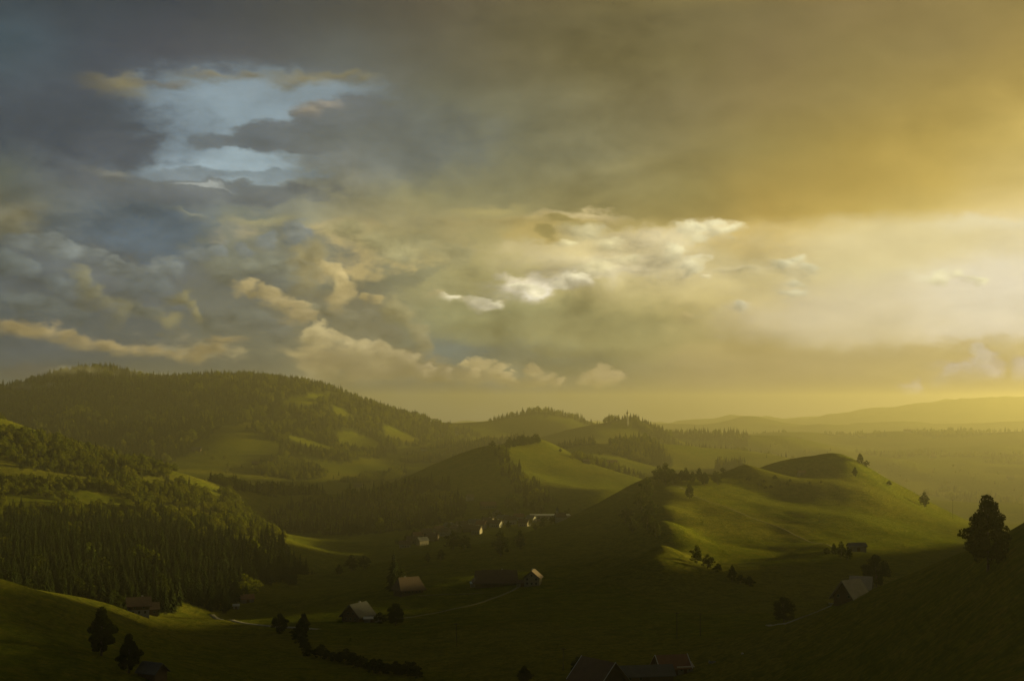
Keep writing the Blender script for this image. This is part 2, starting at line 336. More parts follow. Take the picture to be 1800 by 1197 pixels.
# ------------------------------------------------------------------ terrain: one heightfield through surveyed points
# every survey point is (photo column, photo row, distance in metres): a place on the ground
LINES = [
 # far ranges on the right
 [(-600,735,15000),(600,742,15000),(1150,745,14500),(1260,741,14000),(1330,730,13500),(1400,738,13500),(1500,734,13000),(1580,724,13000),(1680,714,13000),(1762,708,13000),(1830,714,13000),(1900,716,13000),(2200,722,13000),(2500,722,13000)],
 [(1000,748,10800),(1150,752,10500),(1250,746,10300),(1330,735,10200),(1380,744,10200),(1440,750,10200),(1520,745,10200),(1600,739,10200),(1660,746,10200),(1740,744,10200),(1830,740,10200),(1900,742,10200),(2200,745,10200),(2500,745,10200)],
 [(1000,775,8600),(1200,782,8600),(1500,785,8500),(1800,785,8500),(2500,785,8500)],
 [(-600,770,12000),(600,775,11800),(1200,772,11900),(1500,770,11900),(1800,768,11900),(2500,768,11900)],
 # plateau
 [(1160,771,7600),(1290,776,7200),(1330,778,7000),(1400,770,6800),(1450,760,6600),(1510,768,6600),(1570,759,6600),(1630,767,6600),(1690,760,6600),(1750,766,6600),(1830,759,6600),(2500,760,6600)],
 [(1300,800,5600),(1420,792,5600),(1600,800,5500),(1800,795,5500),(2500,800,5500)],
 [(1330,822,4600),(1450,832,4500),(1600,838,4500),(1800,840,4500),(2500,840,4500)],
 [(1480,868,3500),(1640,885,3300),(1800,885,3300),(2500,900,3300)],
 [(1560,905,2700),(1660,912,2600),(1800,925,2600),(2500,950,2600)],
 # ridge with trees right of the tower hill
 [(1160,766,5000),(1200,765,4900),(1280,772,4800),(1315,783,4700)],
 [(1190,792,4000),(1300,806,3700),(1400,818,3500),(1500,840,3300)],
 [(1210,830,2900),(1270,822,2700),(1310,826,2650),(1400,860,2500),(1480,890,2300)],
 # left mountain: crest, face and foot
 [(-600,720,4800),(-200,725,4800),(0,708,4800),(60,690,4800),(130,668,4850),(200,662,4900),(240,672,4900),(300,676,4900),(370,664,4900),(430,666,4850),(520,678,4800),(620,697,4800),(700,722,4900),(780,744,5000),(830,752,5100)],
 [(-600,770,4200),(0,745,4100),(150,728,4100),(300,735,4100),(420,720,4250),(500,712,4300),(580,735,4200),(660,765,4100),(760,778,4300)],
 [(-200,800,3600),(100,790,3550),(250,795,3500),(340,795,3450),(430,770,3600),(520,775,3650),(600,800,3600),(700,800,3800),(780,800,3900)],
 [(100,830,3000),(300,830,3000),(360,832,3050),(450,835,3050),(540,832,3150),(620,842,3150),(700,830,3350),(800,815,3500),(860,812,3500)],
 [(420,858,2700),(520,860,2750),(600,864,2800),(680,858,2900)],
 [(-200,885,2600),(100,880,2600),(300,885,2600),(450,885,2450),(560,900,2450),(650,905,2500),(760,890,2600),(860,870,2700)],
 # hills beyond the middle ridge
 [(830,752,5600),(880,737,5500),(940,729,5500),(1000,738,5500),(1060,753,5300),(1120,765,5200)],
 [(860,790,4700),(960,785,4600),(1050,785,4500)],
 [(1040,765,4300),(1075,753,4250),(1103,747,4250),(1150,763,4200),(1180,780,4100)],
 [(1080,790,3700),(1160,800,3600),(880,815,3400),(950,818,3300)],
 [(980,792,3100),(1010,783,3100),(1080,783,3100),(1130,782,3100),(1160,796,3050),(1185,815,3000)],
 [(990,815,2750),(1060,818,2700),(1120,826,2700),(1170,838,2650)],
 [(960,845,2700),(1050,840,2560),(1130,850,2500),(1230,870,2350)],
 # middle ridge with the spur towards the village
 [(480,912,2000),(560,893,2050),(650,872,2100),(720,855,2150),(800,820,2200),(862,786,2250),(905,786,2350),(940,771,2450),(990,797,2400),(1050,819,2350),(1110,838,2250)],
 [(862,786,2250),(892,826,2120),(915,856,2010),(932,880,1920),(945,905,1820)],
 [(500,940,1800),(600,925,1850),(700,905,1900),(780,885,1950),(840,862,2020)],
 [(960,830,2180),(1000,850,2080),(1060,862,1980),(1110,868,1920)],
 [(980,885,1850),(1040,900,1780),(1100,900,1750)],
 [(560,965,1600),(650,955,1650),(720,945,1680),(800,925,1720),(860,918,1740),(900,915,1740),(960,918,1720),(1020,918,1680)],
 [(640,985,1480),(760,965,1500),(860,950,1520),(960,940,1550),(1060,925,1580),(1160,925,1650),(1280,940,1800),(1400,960,1850)],
 # left forest slope
 [(-600,690,2300),(-200,715,2250),(0,738,2200),(60,755,2180),(130,784,2160),(200,808,2140),(270,820,2100),(330,834,2060),(380,855,2020),(415,882,1960)],
 [(-200,800,1900),(0,805,1880),(120,830,1880),(230,850,1850),(330,872,1800),(400,900,1750)],
 [(-200,880,1600),(0,880,1580),(150,895,1560),(280,910,1540),(400,925,1520),(470,938,1540)],
 [(-200,940,1350),(0,945,1320),(150,950,1320),(300,955,1320),(420,965,1320),(520,975,1330)],
 [(-200,960,1150),(0,965,1120),(150,968,1120),(300,978,1120),(420,990,1120),(500,1005,1130)],
 [(-200,1010,960),(0,1015,930),(150,1030,930),(280,1050,930),(370,1068,950)],
 # near meadow on the left: its brow, then the fall into the wood
 [(-600,960,620),(-200,990,640),(0,1019,650),(60,1036,670),(130,1056,700),(200,1071,730),(280,1083,770),(370,1092,830)],
 [(-600,1010,780),(-200,1040,790),(0,1045,800),(130,1075,840),(250,1085,870)],
 # brow of the middle meadow, then the fall behind it
 [(390,1082,930),(470,1047,1020),(530,1024,1080),(610,1004,1130),(700,979,1180),(800,964,1220),(900,947,1280),(1000,913,1360),(1060,882,1420),(1110,853,1450),(1150,838,1450),(1200,832,1450)],
 [(480,1040,1200),(560,1020,1270),(650,1000,1330),(760,985,1380)],
 [(1050,1014,905),(1110,996,905),(1165,984,900),(1235,1010,900)],  # spur foot raised into a hump to shade the meadow farther left
 [(-600,745,18500),(600,748,18500),(1200,748,18500),(1800,745,18500),(2500,745,18500)],
 # the knoll
 [(1200,833,1450),(1235,832,1460),(1265,833,1470),(1290,822,1478),(1312,811,1482),(1335,824,1490),(1360,836,1505),(1388,842,1520),(1405,830,1530),(1425,815,1540),(1450,804,1555),(1470,800,1560),(1490,804,1560),(1515,819,1560),(1560,851,1560),(1620,891,1550),(1700,927,1520),(1800,950,1500)],
 [(1265,870,1700),(1350,875,1750),(1470,860,1850),(1560,895,1850),(1660,935,1800),(1800,960,1750)],
 [(1090,893,1330),(1160,858,1330),(1230,868,1330),(1300,872,1350),(1380,874,1390),(1450,852,1430),(1520,865,1420),(1600,905,1400)],
 [(1085,930,1200),(1160,888,1200),(1220,906,1200),(1290,914,1200),(1360,916,1210),(1440,905,1240),(1520,915,1250),(1600,938,1260),(1690,955,1270)],
 [(1050,932,1220),(950,965,1130),(850,985,1080),(1090,965,1095),(1160,914,1090),(1235,946,1090),(1300,957,1090),(1370,958,1090),(1450,958,1080),(1540,965,1090),(1640,975,1120)],
 [(500,1050,960),(600,1035,980),(700,1028,960),(800,1018,950),(900,1012,940),(1000,1005,960),(1090,1000,970),(1160,957,965),(1230,992,965),(1300,1005,950),(1400,1005,940),(1480,1000,950),(1580,1000,980),(1700,1000,1000)],
 [(420,1092,840),(520,1080,840),(650,1065,850),(780,1055,850),(900,1045,850),(1050,1040,850),(1200,1040,850),(1340,1042,840),(1450,1045,850),(1580,1040,880),(1700,1030,900)],
 # foreground floor
 [(300,1110,720),(450,1118,720),(600,1110,730),(750,1100,730),(900,1090,730),(1050,1085,730),(1200,1080,730),(1330,1082,710),(1440,1082,720)],
 [(-600,1080,500),(-200,1100,530),(0,1100,540),(130,1120,580),(250,1140,600),(400,1150,620),(600,1150,630),(800,1140,630),(1000,1130,630),(1150,1125,630),(1280,1118,620)],
 [(0,1197,440),(150,1205,460),(300,1205,490),(500,1205,530),(800,1200,540),(1050,1200,535),(1200,1200,530),(1330,1197,500)],
 # near hill on the right, and an unseen ridge added to shade the foreground
 [(1340,1110,600),(1420,1084,590),(1500,1053,585),(1580,1022,570),(1650,993,540),(1700,974,510),(1760,945,470),(1800,929,450),(1900,880,430),(2100,800,460),(2400,720,520),(2900,640,600)],
 [(1905,945,960),(2000,925,1020),(2100,890,1040),(2300,760,1060),(2600,660,1080)],  # start of the unseen ridge, shaped to throw shade over the foreground
 [(1945,945,1200),(2050,920,1200),(2120,890,1200),(2200,820,1180),(2300,730,1180),(2550,640,1180)],
 [(1925,930,1380),(1970,915,1390),(2050,895,1400),(2200,865,1410),(2550,820,1420)],
 [(1925,960,1540),(2100,945,1640),(2600,900,1750)],
 [(1500,1085,780),(1620,1060,760),(1740,1015,720),(1830,990,690),(2000,900,780),(2300,800,860)],
 [(1420,1115,535),(1500,1080,530),(1600,1045,500),(1700,1008,450),(1800,970,400),(1950,900,380)],
 [(1450,1150,480),(1560,1110,450),(1680,1065,400),(1800,1030,350),(1950,980,330)],
 [(1430,1200,440),(1560,1200,370),(1700,1197,300),(1800,1185,270),(1950,1150,260)],
 # slope under the camera
 [(-600,1290,250),(0,1320,270),(500,1340,280),(1000,1335,270),(1500,1330,240),(1900,1290,190),(2600,1200,180)],
 [(-600,1380,100),(0,1420,100),(900,1420,100),(1800,1400,100),(2600,1350,100)],
 [(-600,1430,40),(900,1450,40),(2600,1420,40)],
 [(-600,1500,15),(900,1500,15),(2600,1500,15)],
]
def survey():
    P = []
    for ln in LINES:
        for (a, b) in zip(ln[:-1], ln[1:]):
            n = max(1, int(round(abs(b[0] - a[0]) / 60.0))) if abs(b[0] - a[0]) < 400 else int(abs(b[0] - a[0]) / 130.0)
            for i in range(n):
                f = i / n
                P.append([a[k] + (b[k] - a[k]) * f for k in (0, 1)] + [math.exp(math.log(a[2]) * (1 - f) + math.log(b[2]) * f)])
        P.append(list(ln[-1]))
    P = np.array(P, float)
    az, sl = pix_ray(P[:, 0], P[:, 1])
    return np.stack([az, np.log(P[:, 2])], 1), sl
S_XY, S_V = survey()
def _phi(r2): return 0.5 * r2 * np.log(np.maximum(r2, 1e-12))
def _solve():
    n = len(S_XY)
    d2 = ((S_XY[:, None] - S_XY[None]) ** 2).sum(-1)
    A = np.zeros((n + 3, n + 3)); A[:n, :n] = _phi(d2) + np.eye(n) * 2e-6
    A[:n, n] = 1; A[:n, n + 1:] = S_XY; A[n, :n] = 1; A[n + 1:, :n] = S_XY.T
    return np.linalg.solve(A, np.concatenate([S_V, np.zeros(3)]))
S_W = _solve()
# ---- lattice noise
_PERM = RNG.permutation(4096); _GR = RNG.uniform(-1, 1, (4096, 2)); _GR /= np.linalg.norm(_GR, axis=1)[:, None]
def gnoise(x, y):
    xi = np.floor(x).astype(np.int64); yi = np.floor(y).astype(np.int64); fx = x - xi; fy = y - yi
    u = fx * fx * fx * (fx * (fx * 6 - 15) + 10); v = fy * fy * fy * (fy * (fy * 6 - 15) + 10)
    def g(i, j):
        h = _GR[_PERM[(_PERM[(xi + i) & 4095] + yi + j) & 4095]]
        return h[..., 0] * (fx - i) + h[..., 1] * (fy - j)
    a = g(0, 0); b = g(1, 0); c = g(0, 1); d = g(1, 1)
    return (a + (b - a) * u) + ((c + (d - c) * u) - (a + (b - a) * u)) * v
def relief_noise(x, y, d):
    z = np.zeros_like(x)
    far = np.clip((d - 2600) / 1500, 0, 1); mid = np.clip((d - 900) / 800, 0, 1); near = 1 - np.clip((d - 1500) / 1500, 0, 1)
    z += far * (gnoise(x / 620, y / 620) * 34 + gnoise(x / 290 + 9, y / 290) * 17 + gnoise(x / 140, y / 140 + 5) * 7)
    vf = np.clip((d - 9000) / 2500, 0, 1); z += vf * (gnoise(x / 1300, y / 1300) * 55 - np.abs(gnoise(x / 520 + 2, y / 520)) * 70 + gnoise(x / 240, y / 240) * 16) - vf * 4
    z += mid * (gnoise(x / 190 + 3, y / 190) * 5.5 + gnoise(x / 85, y / 85 + 7) * 2.0)
    z += near * (gnoise(x / 75 + 31, y / 75) * 2.3 + np.abs(gnoise(x / 52 + 3, y / 52)) * 1.5 + gnoise(x / 33, y / 33 + 17) * 0.8 + gnoise(x / 13, y / 13) * 0.22)
    return z * np.clip(d / 400, 0.05, 1)
AZ0, AZ1 = float(pix_ray(-560, 700)[0]), float(pix_ray(2560, 700)[0])
def slope_at(az, lnd):
    az = np.clip(az, AZ0, AZ1); out = np.empty(len(az)); n = len(S_XY)
    for i in range(0, len(az), 6000):
        q = np.stack([az[i:i + 6000], lnd[i:i + 6000]], 1)
        d2 = (q[:, :1] - S_XY[None, :, 0]) ** 2 + (q[:, 1:] - S_XY[None, :, 1]) ** 2
        out[i:i + 6000] = _phi(d2) @ S_W[:n] + S_W[n] + q @ S_W[n + 1:]
    return out
# coarse table of the smooth surface, then bicubic lookup
def height_exact(x, y):
    d = np.maximum(np.hypot(x, y), 8.0); az = np.arctan2(x, y)
    return slope_at(az, np.log(d)) * d + relief_noise(x, y, d)
TA = np.linspace(AZ0, AZ1, 480); TL = np.linspace(math.log(8.0), math.log(20000.0), 540)
def _table():
    A, L = np.meshgrid(TA, TL, indexing='ij')
    return slope_at(A.ravel(), L.ravel()).reshape(A.shape)
TAB = _table()
def _cub(t):
    t2 = t * t; t3 = t2 * t
    return (-0.5 * t3 + t2 - 0.5 * t, 1.5 * t3 - 2.5 * t2 + 1, -1.5 * t3 + 2 * t2 + 0.5 * t, 0.5 * t3 - 0.5 * t2)
def slope_fast(az, lnd):
    fa = (np.clip(az, AZ0, AZ1) - AZ0) / (TA[1] - TA[0]); fl = (np.clip(lnd, TL[0], TL[-1]) - TL[0]) / (TL[1] - TL[0])
    ia = np.clip(np.floor(fa).astype(int), 1, len(TA) - 3); il = np.clip(np.floor(fl).astype(int), 1, len(TL) - 3)
    wa = _cub(fa - ia); wl = _cub(fl - il); r = 0
    for i in range(4):
        for j in range(4):
            r = r + wa[i] * wl[j] * TAB[ia + i - 1, il + j - 1]
    return r
SIDE_SLOPE = slope_fast(np.full(len(TL), 0.0), TL)
def height(x, y):
    x = np.asarray(x, float); y = np.asarray(y, float); sh = x.shape; x = x.ravel(); y = y.ravel()
    d = np.maximum(np.hypot(x, y), 8.0); az = np.arctan2(x, y); l = np.log(d)
    s = slope_fast(az, l)
    b = np.clip((np.abs(az) - R(75)) / R(80), 0, 1); b = b * b * (3 - 2 * b)      # behind the camera the ground closes on itself
    s = s * (1 - b) + (-4.0 / d - 0.03) * b
    return (s * d + relief_noise(x, y, d)).reshape(sh)
def ground(px, d):
    """ground point under photo column px at distance d"""
    az = float(pix_ray(px, 1000)[0]); x, y = d * math.sin(az), d * math.cos(az)
    return Vector((x, y, float(height([x], [y])[0])))
def hit(px, py, dmin=30.0, dmax=None):
    """where the ray of a photo pixel first meets the ground beyond dmin; the skyline there if it passes above"""
    if dmax is None: dmax = 16000.0 if dmin >= 4400 else dmin * (2.7 if dmin >= 2300 else 1.6) if dmin >= 800 else 1300.0
    az, sl = (float(v) for v in pix_ray(px, py))
    dd = np.exp(np.linspace(math.log(dmin), math.log(dmax), 6000))
    z = height(dd * math.sin(az), dd * math.cos(az))
    below = z > sl * dd
    i = int(np.argmax(below))
    if not below.any(): i = int(np.argmax(z / dd))
    d = dd[i]
    return Vector((d * math.sin(az), d * math.cos(az), z[i])), d
def to_pix(x, y, z):
    """world -> photo pixel"""
    c, s = math.cos(PITCH), math.sin(PITCH)
    f = y * c + z * s; u = -y * s + z * c
    return CX + F * x / f, CY - F * u / f

# ---- woods: outlines in photo pixels of the ground, with a range of distances
def in_poly(x, y, poly):
    inside = np.zeros(len(x), bool); n = len(poly)
    for i in range(n):
        x0, y0 = poly[i]; x1, y1 = poly[(i + 1) % n]
        if y0 == y1: continue
        c = ((y0 > y) != (y1 > y)) & (x < (x1 - x0) * (y - y0) / (y1 - y0) + x0)
        inside ^= c
    return inside
# name, label, polygon in (photo column, distance), spacing, height range, share of conifers, clearings in (column, distance, half-width, half-depth)
WOODS = [
 ('forest', 'dark spruce wood filling the hollow below the lit slope', [(-260,790),(40,800),(140,850),(250,880),(330,905),(395,945),(480,1060),(535,1110),(545,1200),(500,1330),(430,1420),(-300,1420)], 7.0, (14,23), 1.4, [(425,1380,60,40)]),
 ('forest', 'sunlit mixed wood climbing the steep slope above the hollow', [(-300,1420),(430,1420),(500,1480),(470,1700),(425,1960),(385,2030),(335,2075),(270,2120),(200,2155),(130,2185),(60,2210),(-300,2290)], 8.5, (8,15), .22,
   [(45,2150,60,90),(115,1800,90,62),(15,1815,34,75),(180,1640,60,52),(345,2000,50,80),(280,1880,36,66),(378,1950,18,90),(50,1575,70,46),(240,1520,60,40),(340,1640,60,55)]),
 ('forest', 'dark wood covering the shaded flank of the middle ridge', [(480,1850),(560,1800),(660,1760),(740,1780),(800,1850),(820,1960),(790,2080),(740,2150),(650,2120),(560,2070),(480,2020)], 9.0, (12,22), .75, [(640,1890,20,20),(760,2010,40,50)]),
 ('forest', 'strip of trees running down the spur above the village', [(868,2240),(885,2240),(925,2060),(955,1930),(960,1880),(930,1880),(905,2010),(885,2120)], 8.0, (12,19), .8, []),
 ('forest', 'wood in the valley gap behind the forest slope', [(395,2100),(470,2120),(560,2200),(600,2450),(520,2650),(430,2600),(380,2400),(360,2200)], 11.0, (12,20), .5, [(450,2300,30,80)]),
 ('forest', 'dark forest covering the cloud-touched mountain', [(-320,3350),(300,3300),(330,3500),(430,4000),(490,4350),(560,4700),(620,5000),(-320,5200)], 15.0, (20,31), .8, [(250,3420,30,40)]),
 ('forest', 'forest on the shoulder of the mountain between its meadows', [(430,3700),(520,3480),(600,3500),(660,3750),(700,4150),(780,4600),(840,5000),(700,5200),(620,4950),(560,4500),(490,4150)], 16.0, (15,25), .75, [(515,4420,50,170),(545,3700,50,110),(630,4050,45,150),(700,4420,36,170),(600,4420,22,120)]),
 ('forest', 'dark copse between the fields at the foot of the mountain', [(455,3050),(520,3000),(565,3080),(560,3350),(500,3480),(455,3300)], 11.0, (12,20), .5, []),
 ('forest', 'hedge of trees along the valley meadow under the mountain', [(600,2980),(700,3150),(720,3420),(690,3420),(640,3200),(595,3060)], 12.0, (9,16), .3, []),
 ('forest', 'forest on the saddle right of the mountain meadows', [(700,3700),(800,3700),(880,3900),(960,4400),(860,4800),(780,4350)], 17.0, (18,27), .75, [(760,4000,30,150)]),
 ('forest', 'clump of spruces on the far crest behind the middle ridge', [(862,5400),(900,5400),(1000,5400),(1060,5180),(1060,5400),(985,5680),(880,5680)], 19.0, (13,25), .8, []),
 ('forest', 'wooded hilltop around the far tower', [(1065,4180),(1095,4230),(1140,4130),(1190,3960),(1175,4350),(1120,4420),(1060,4400)], 12.0, (14,23), .8, []),
 ('forest', 'dense dark grove on the rounded hill left of the knoll', [(1075,2960),(1110,2900),(1165,2880),(1182,2960),(1165,3080),(1135,3130),(1080,3130)], 8.5, (17,25), .6, []),
 ('forest', 'small grove on the shoulder beside the dark round hill', [(978,3050),(1040,3060),(1050,3150),(980,3160)], 9.0, (12,19), .8, []),
 ('forest', 'tree belt in the dip behind the knoll', [(1010,2350),(1120,2300),(1170,2400),(1160,2520),(1020,2520)], 11.0, (10,17), .5, []),
 ('forest', 'line of spruces on the hazy ridge right of the tower', [(1160,4850),(1310,4650),(1318,4820),(1165,5080)], 17.0, (16,27), .9, []),
 ('forest', 'hazy wood on the terrace below the plateau', [(1180,3850),(1290,3650),(1420,3420),(1500,3250),(1500,3450),(1400,3700),(1290,3950),(1190,4150)], 14.0, (14,24), .8, [(1340,3700,30,60)]),
 ('forest', 'pointed grove peeping over the saddle of the knoll', [(1260,2650),(1312,2600),(1316,2720),(1262,2760)], 8.5, (16,25), .9, []),
 ('forest', 'low grove behind the dip of the knoll', [(1345,2380),(1405,2330),(1410,2450),(1350,2500)], 9.0, (14,19), .9, []),
 ('forest', 'scattered woods on the hazy plateau slope', [(1330,6650),(1450,6450),(1800,6450),(2000,6450),(2000,6700),(1330,7050)], 21.0, (12,22), .6, [(1420,6700,40,120)]),
 ('forest', 'hazy belt of wood across the plateau face', [(1380,5300),(1560,5150),(1800,5000),(1950,5000),(1950,5250),(1560,5450),(1400,5500)], 22.0, (11,20), .5, [(1480,5300,40,100),(1700,5150,40,120)]),
 ('forest', 'broad dark wood low on the hazy slope to the right', [(1540,4000),(1700,3500),(1800,3450),(1950,3400),(1950,4200),(1700,4400)], 20.5, (12,20), .5, [(1650,3900,40,120),(1780,4050,30,100)]),
 ('forest', 'spruces beyond the brow of the near hill', [(1766,1150),(1850,1100),(1900,1250),(1780,1300)], 10.0, (8,13), .95, []),
]
def wood_points(w):
    name, label, poly, sp, hr, share, clear = w
    P = np.array(poly, float); az = pix_ray(P[:, 0], np.full(len(P), 900.0))[0]
    X = P[:, 1] * np.sin(az); Y = P[:, 1] * np.cos(az)
    gx, gy = np.meshgrid(np.arange(X.min(), X.max(), sp), np.arange(Y.min(), Y.max(), sp))
    x = (gx + RNG.uniform(-.48, .48, gx.shape) * sp).ravel(); y = (gy + RNG.uniform(-.48, .48, gx.shape) * sp).ravel()
    # ragged edge
    x2 = x + gnoise(x / (sp * 5), y / (sp * 5)) * sp * 2.5; y2 = y + gnoise(x / (sp * 5) + 40, y / (sp * 5)) * sp * 2.5
    ok = in_poly(x2, y2, list(zip(X, Y)))
    px = CX + F * np.tan(np.arctan2(x2, y2)); d = np.hypot(x2, y2)
    for (cx, cd, wx, wd) in clear:
        ok &= ((px - cx) / wx) ** 2 + ((d - cd) / wd) ** 2 > 1
    if sp > 20: ok &= gnoise(x / 260 + 5, y / 260) + 0.5 * gnoise(x / 110, y / 110) > 0.02
    ok &= RNG.random(len(x)) > 0.06
    return x[ok], y[ok]
WOOD_PTS = [wood_points(w) for w in WOODS]

# ---- ground mesh, split where one hill hides the foot of the next
def terrain():
    inner = pix_ray(np.linspace(-60, 1860, 800), np.full(800, 900.0))[0]
    left = np.linspace(-math.pi, inner[0], 90)[:-1]; right = np.linspace(inner[-1], math.pi, 100)[1:]
    # gather the side columns near the frame
    az = np.concatenate([left, inner, right])
    ln = np.concatenate([np.log(np.linspace(10, 240, 24))[:-1], np.linspace(math.log(240), math.log(2700), 470)[:-1], np.linspace(math.log(2700), math.log(16500), 210)])
    A, L = np.meshgrid(az, ln, indexing='xy')           # rows = distance
    d = np.exp(L); X = d * np.sin(A); Y = d * np.cos(A); Z = height(X, Y)
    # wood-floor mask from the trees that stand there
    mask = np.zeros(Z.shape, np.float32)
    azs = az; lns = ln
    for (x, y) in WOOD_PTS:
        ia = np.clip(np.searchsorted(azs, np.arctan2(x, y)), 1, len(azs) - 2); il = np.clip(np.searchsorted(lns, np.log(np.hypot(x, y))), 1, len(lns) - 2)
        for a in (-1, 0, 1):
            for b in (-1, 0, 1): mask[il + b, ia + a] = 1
    nr, nc = Z.shape
    gy = np.gradient(np.stack([X, Y, Z], -1), axis=0); gx = np.gradient(np.stack([X, Y, Z], -1), axis=1)
    N = np.cross(gx, gy); N /= np.maximum(np.linalg.norm(N, axis=-1), 1e-9)[..., None]; N *= np.sign(N[..., 2:3])
    pxc = CX + F * np.tan(np.clip(A, -1.2, 1.2))
    def bound(pts):
        p = np.array(pts, float); return np.exp(np.interp(pxc, p[:, 0], np.log(p[:, 1])))
    B = [bound([(-600,760),(0,780),(130,820),(250,850),(370,900),(470,1150),(560,1230),(700,1300),(800,1340),(900,1400),(1000,1470),(1110,1560),(1200,1600),(1265,1640),(1470,1750),(1700,1750),(2600,1750)]),
         bound([(-600,2500),(0,2480),(415,2200),(480,2250),(650,2330),(860,2480),(940,2650),(1050,2620),(1130,2520),(1230,2300),(1400,2080),(1800,2000),(2600,2000)]),
         bound([(-600,6000),(800,6200),(1120,5900),(1160,5500),(1320,5300),(1500,3000),(1800,2900),(2600,2900)]),
         bound([(-600,8500),(1200,8500),(2600,8000)])]
    reg = sum((d > b).astype(int) for b in B)
    names = [('meadow_hills', 'meadow'), ('forest_hills', 'meadow'), ('mountain_hills', 'meadow'), ('plateau', 'meadow'), ('far_mountains', 'meadow')]
    fr = reg[:-1, :-1]
    idx = np.arange(nr * nc).reshape(nr, nc)
    quads = np.stack([idx[:-1, :-1], idx[:-1, 1:], idx[1:, 1:], idx[1:, :-1]], -1)
    V = np.stack([X, Y, Z], -1).reshape(-1, 3); NN = N.reshape(-1, 3); MK = mask.reshape(-1)
    for k, (nm, _) in enumerate(names):
        q = quads[fr == k]
        if len(q) == 0: continue
        used, inv = np.unique(q.ravel(), return_inverse=True); q = inv.reshape(-1, 4)
        me = bpy.data.meshes.new(nm); me.vertices.add(len(used)); me.vertices.foreach_set('co', V[used].ravel().astype(np.float32))
        me.loops.add(len(q) * 4); me.polygons.add(len(q))
        me.loops.foreach_set('vertex_index', q.ravel().astype(np.int32))
        me.polygons.foreach_set('loop_start', (np.arange(len(q)) * 4).astype(np.int32)); me.polygons.foreach_set('loop_total', np.full(len(q), 4, np.int32))
        me.update(calc_edges=True); me.polygons.foreach_set('use_smooth', np.ones(len(q), bool))
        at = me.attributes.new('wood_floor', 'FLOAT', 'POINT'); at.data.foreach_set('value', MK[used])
        me.normals_split_custom_set_from_vertices(NN[used].tolist())
        o = bpy.data.objects.new(nm, me); COL.objects.link(o); o['kind'] = 'structure'
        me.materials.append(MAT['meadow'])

# ------------------------------------------------------------------ materials
MAT = {}
def material(name):
    m = bpy.data.materials.new(name); m.use_nodes = True; t = NT(m.node_tree); t.n.clear()
    MAT[name] = m
    return m, t
def principled(t, color, rough=0.8, bump=None, spec=0.25, metallic=0.0):
    p = t.new('ShaderNodeBsdfPrincipled'); o = t.new('ShaderNodeOutputMaterial')
    if isinstance(color, (tuple, list)): color = tuple(color[:3]) + (1.0,)
    t.put(p.inputs['Base Color'], color); t.put(p.inputs['Roughness'], rough); p.inputs['Specular IOR Level'].default_value = spec
    p.inputs['Metallic'].default_value = metallic
    if bump is not None:
        b = t.new('ShaderNodeBump'); b.inputs['Strength'].default_value = bump[1]; b.inputs['Distance'].default_value = bump[2]
        t.l.new(bump[0], b.inputs['Height']); t.l.new(b.outputs[0], p.inputs['Normal'])
    t.l.new(p.outputs[0], o.inputs['Surface'])
    return p
def mat_meadow():
    m, t = material('meadow')
    pos = t.new('ShaderNodeNewGeometry').outputs['Position']
    big = t.noise(pos, 0.006, 3, 0.5); mid = t.noise(pos, 0.035, 4, 0.55); fin = t.noise(pos, 0.5, 5, 0.65)
    # fields: cells of differently grown and mown grass
    vo = t.new('ShaderNodeTexVoronoi'); vo.voronoi_dimensions = '2D'; vo.inputs['Scale'].default_value = 0.0062
    wob = t.vec('MULTIPLY_ADD', t.noise(pos, 0.01, 2, 0.5, color=True), (60, 60, 0), pos)
    t.l.new(wob, vo.inputs['Vector'])
    cell = t.new('ShaderNodeSeparateColor'); t.l.new(vo.outputs['Color'], cell.inputs[0])
    c = t.mix(t.remap(big, 0.35, 0.65), (0.085, 0.098, 0.0061), (0.122, 0.110, 0.0085))
    c = t.mix(t.remap(mid, 0.35, 0.7, 0, 0.7), c, (0.059, 0.068, 0.0049))
    c = t.mix(t.math('MULTIPLY', cell.outputs[0], 0.55), c, (0.105, 0.122, 0.0073))
    c = t.mix(t.remap(cell.outputs[1], 0.75, 0.8, 0, 0.5), c, (0.146, 0.127, 0.0220))
    # mowing and cattle tracks along the slope: fine contour lines
    sp = t.new('ShaderNodeSeparateXYZ'); t.l.new(pos, sp.inputs[0])
    zz = t.math('MULTIPLY_ADD', mid, 6.0, sp.outputs[2])
    trk = t.remap(t.math('SINE', t.math('MULTIPLY', zz, 2.6)), 0.35, 1.0)
    c = t.mix(t.math('MULTIPLY', trk, 0.26), c, (0.049, 0.056, 0.0073))
    mot = t.noise(pos, 0.12, 5, 0.65)
    c = t.mix(t.remap(mot, 0.45, 0.68, 0.0, 0.7), c, (0.144, 0.120, 0.0146))
    c = t.mix(t.remap(mot, 0.5, 0.3, 0.0, 0.65), c, (0.037, 0.049, 0.0037))
    c = t.mix(t.remap(t.noise(pos, 0.22, 5, 0.7), 0.5, 0.68, 0.0, 0.6), c, (0.037, 0.044, 0.0049))
    c = t.mix(t.remap(fin, 0.35, 0.7, 0.0, 0.8), c, (0.043, 0.054, 0.0061))
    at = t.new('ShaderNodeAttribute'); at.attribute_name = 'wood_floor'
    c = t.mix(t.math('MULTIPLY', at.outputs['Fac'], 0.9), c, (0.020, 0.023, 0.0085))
    h = t.math('MULTIPLY_ADD', t.noise(pos, 1.1, 6, 0.7), 1.0, t.math('MULTIPLY', trk, 0.25))
    principled(t, c, 1.0, (h, 1.0, 0.7), 0.0)
mat_meadow()
terrain()

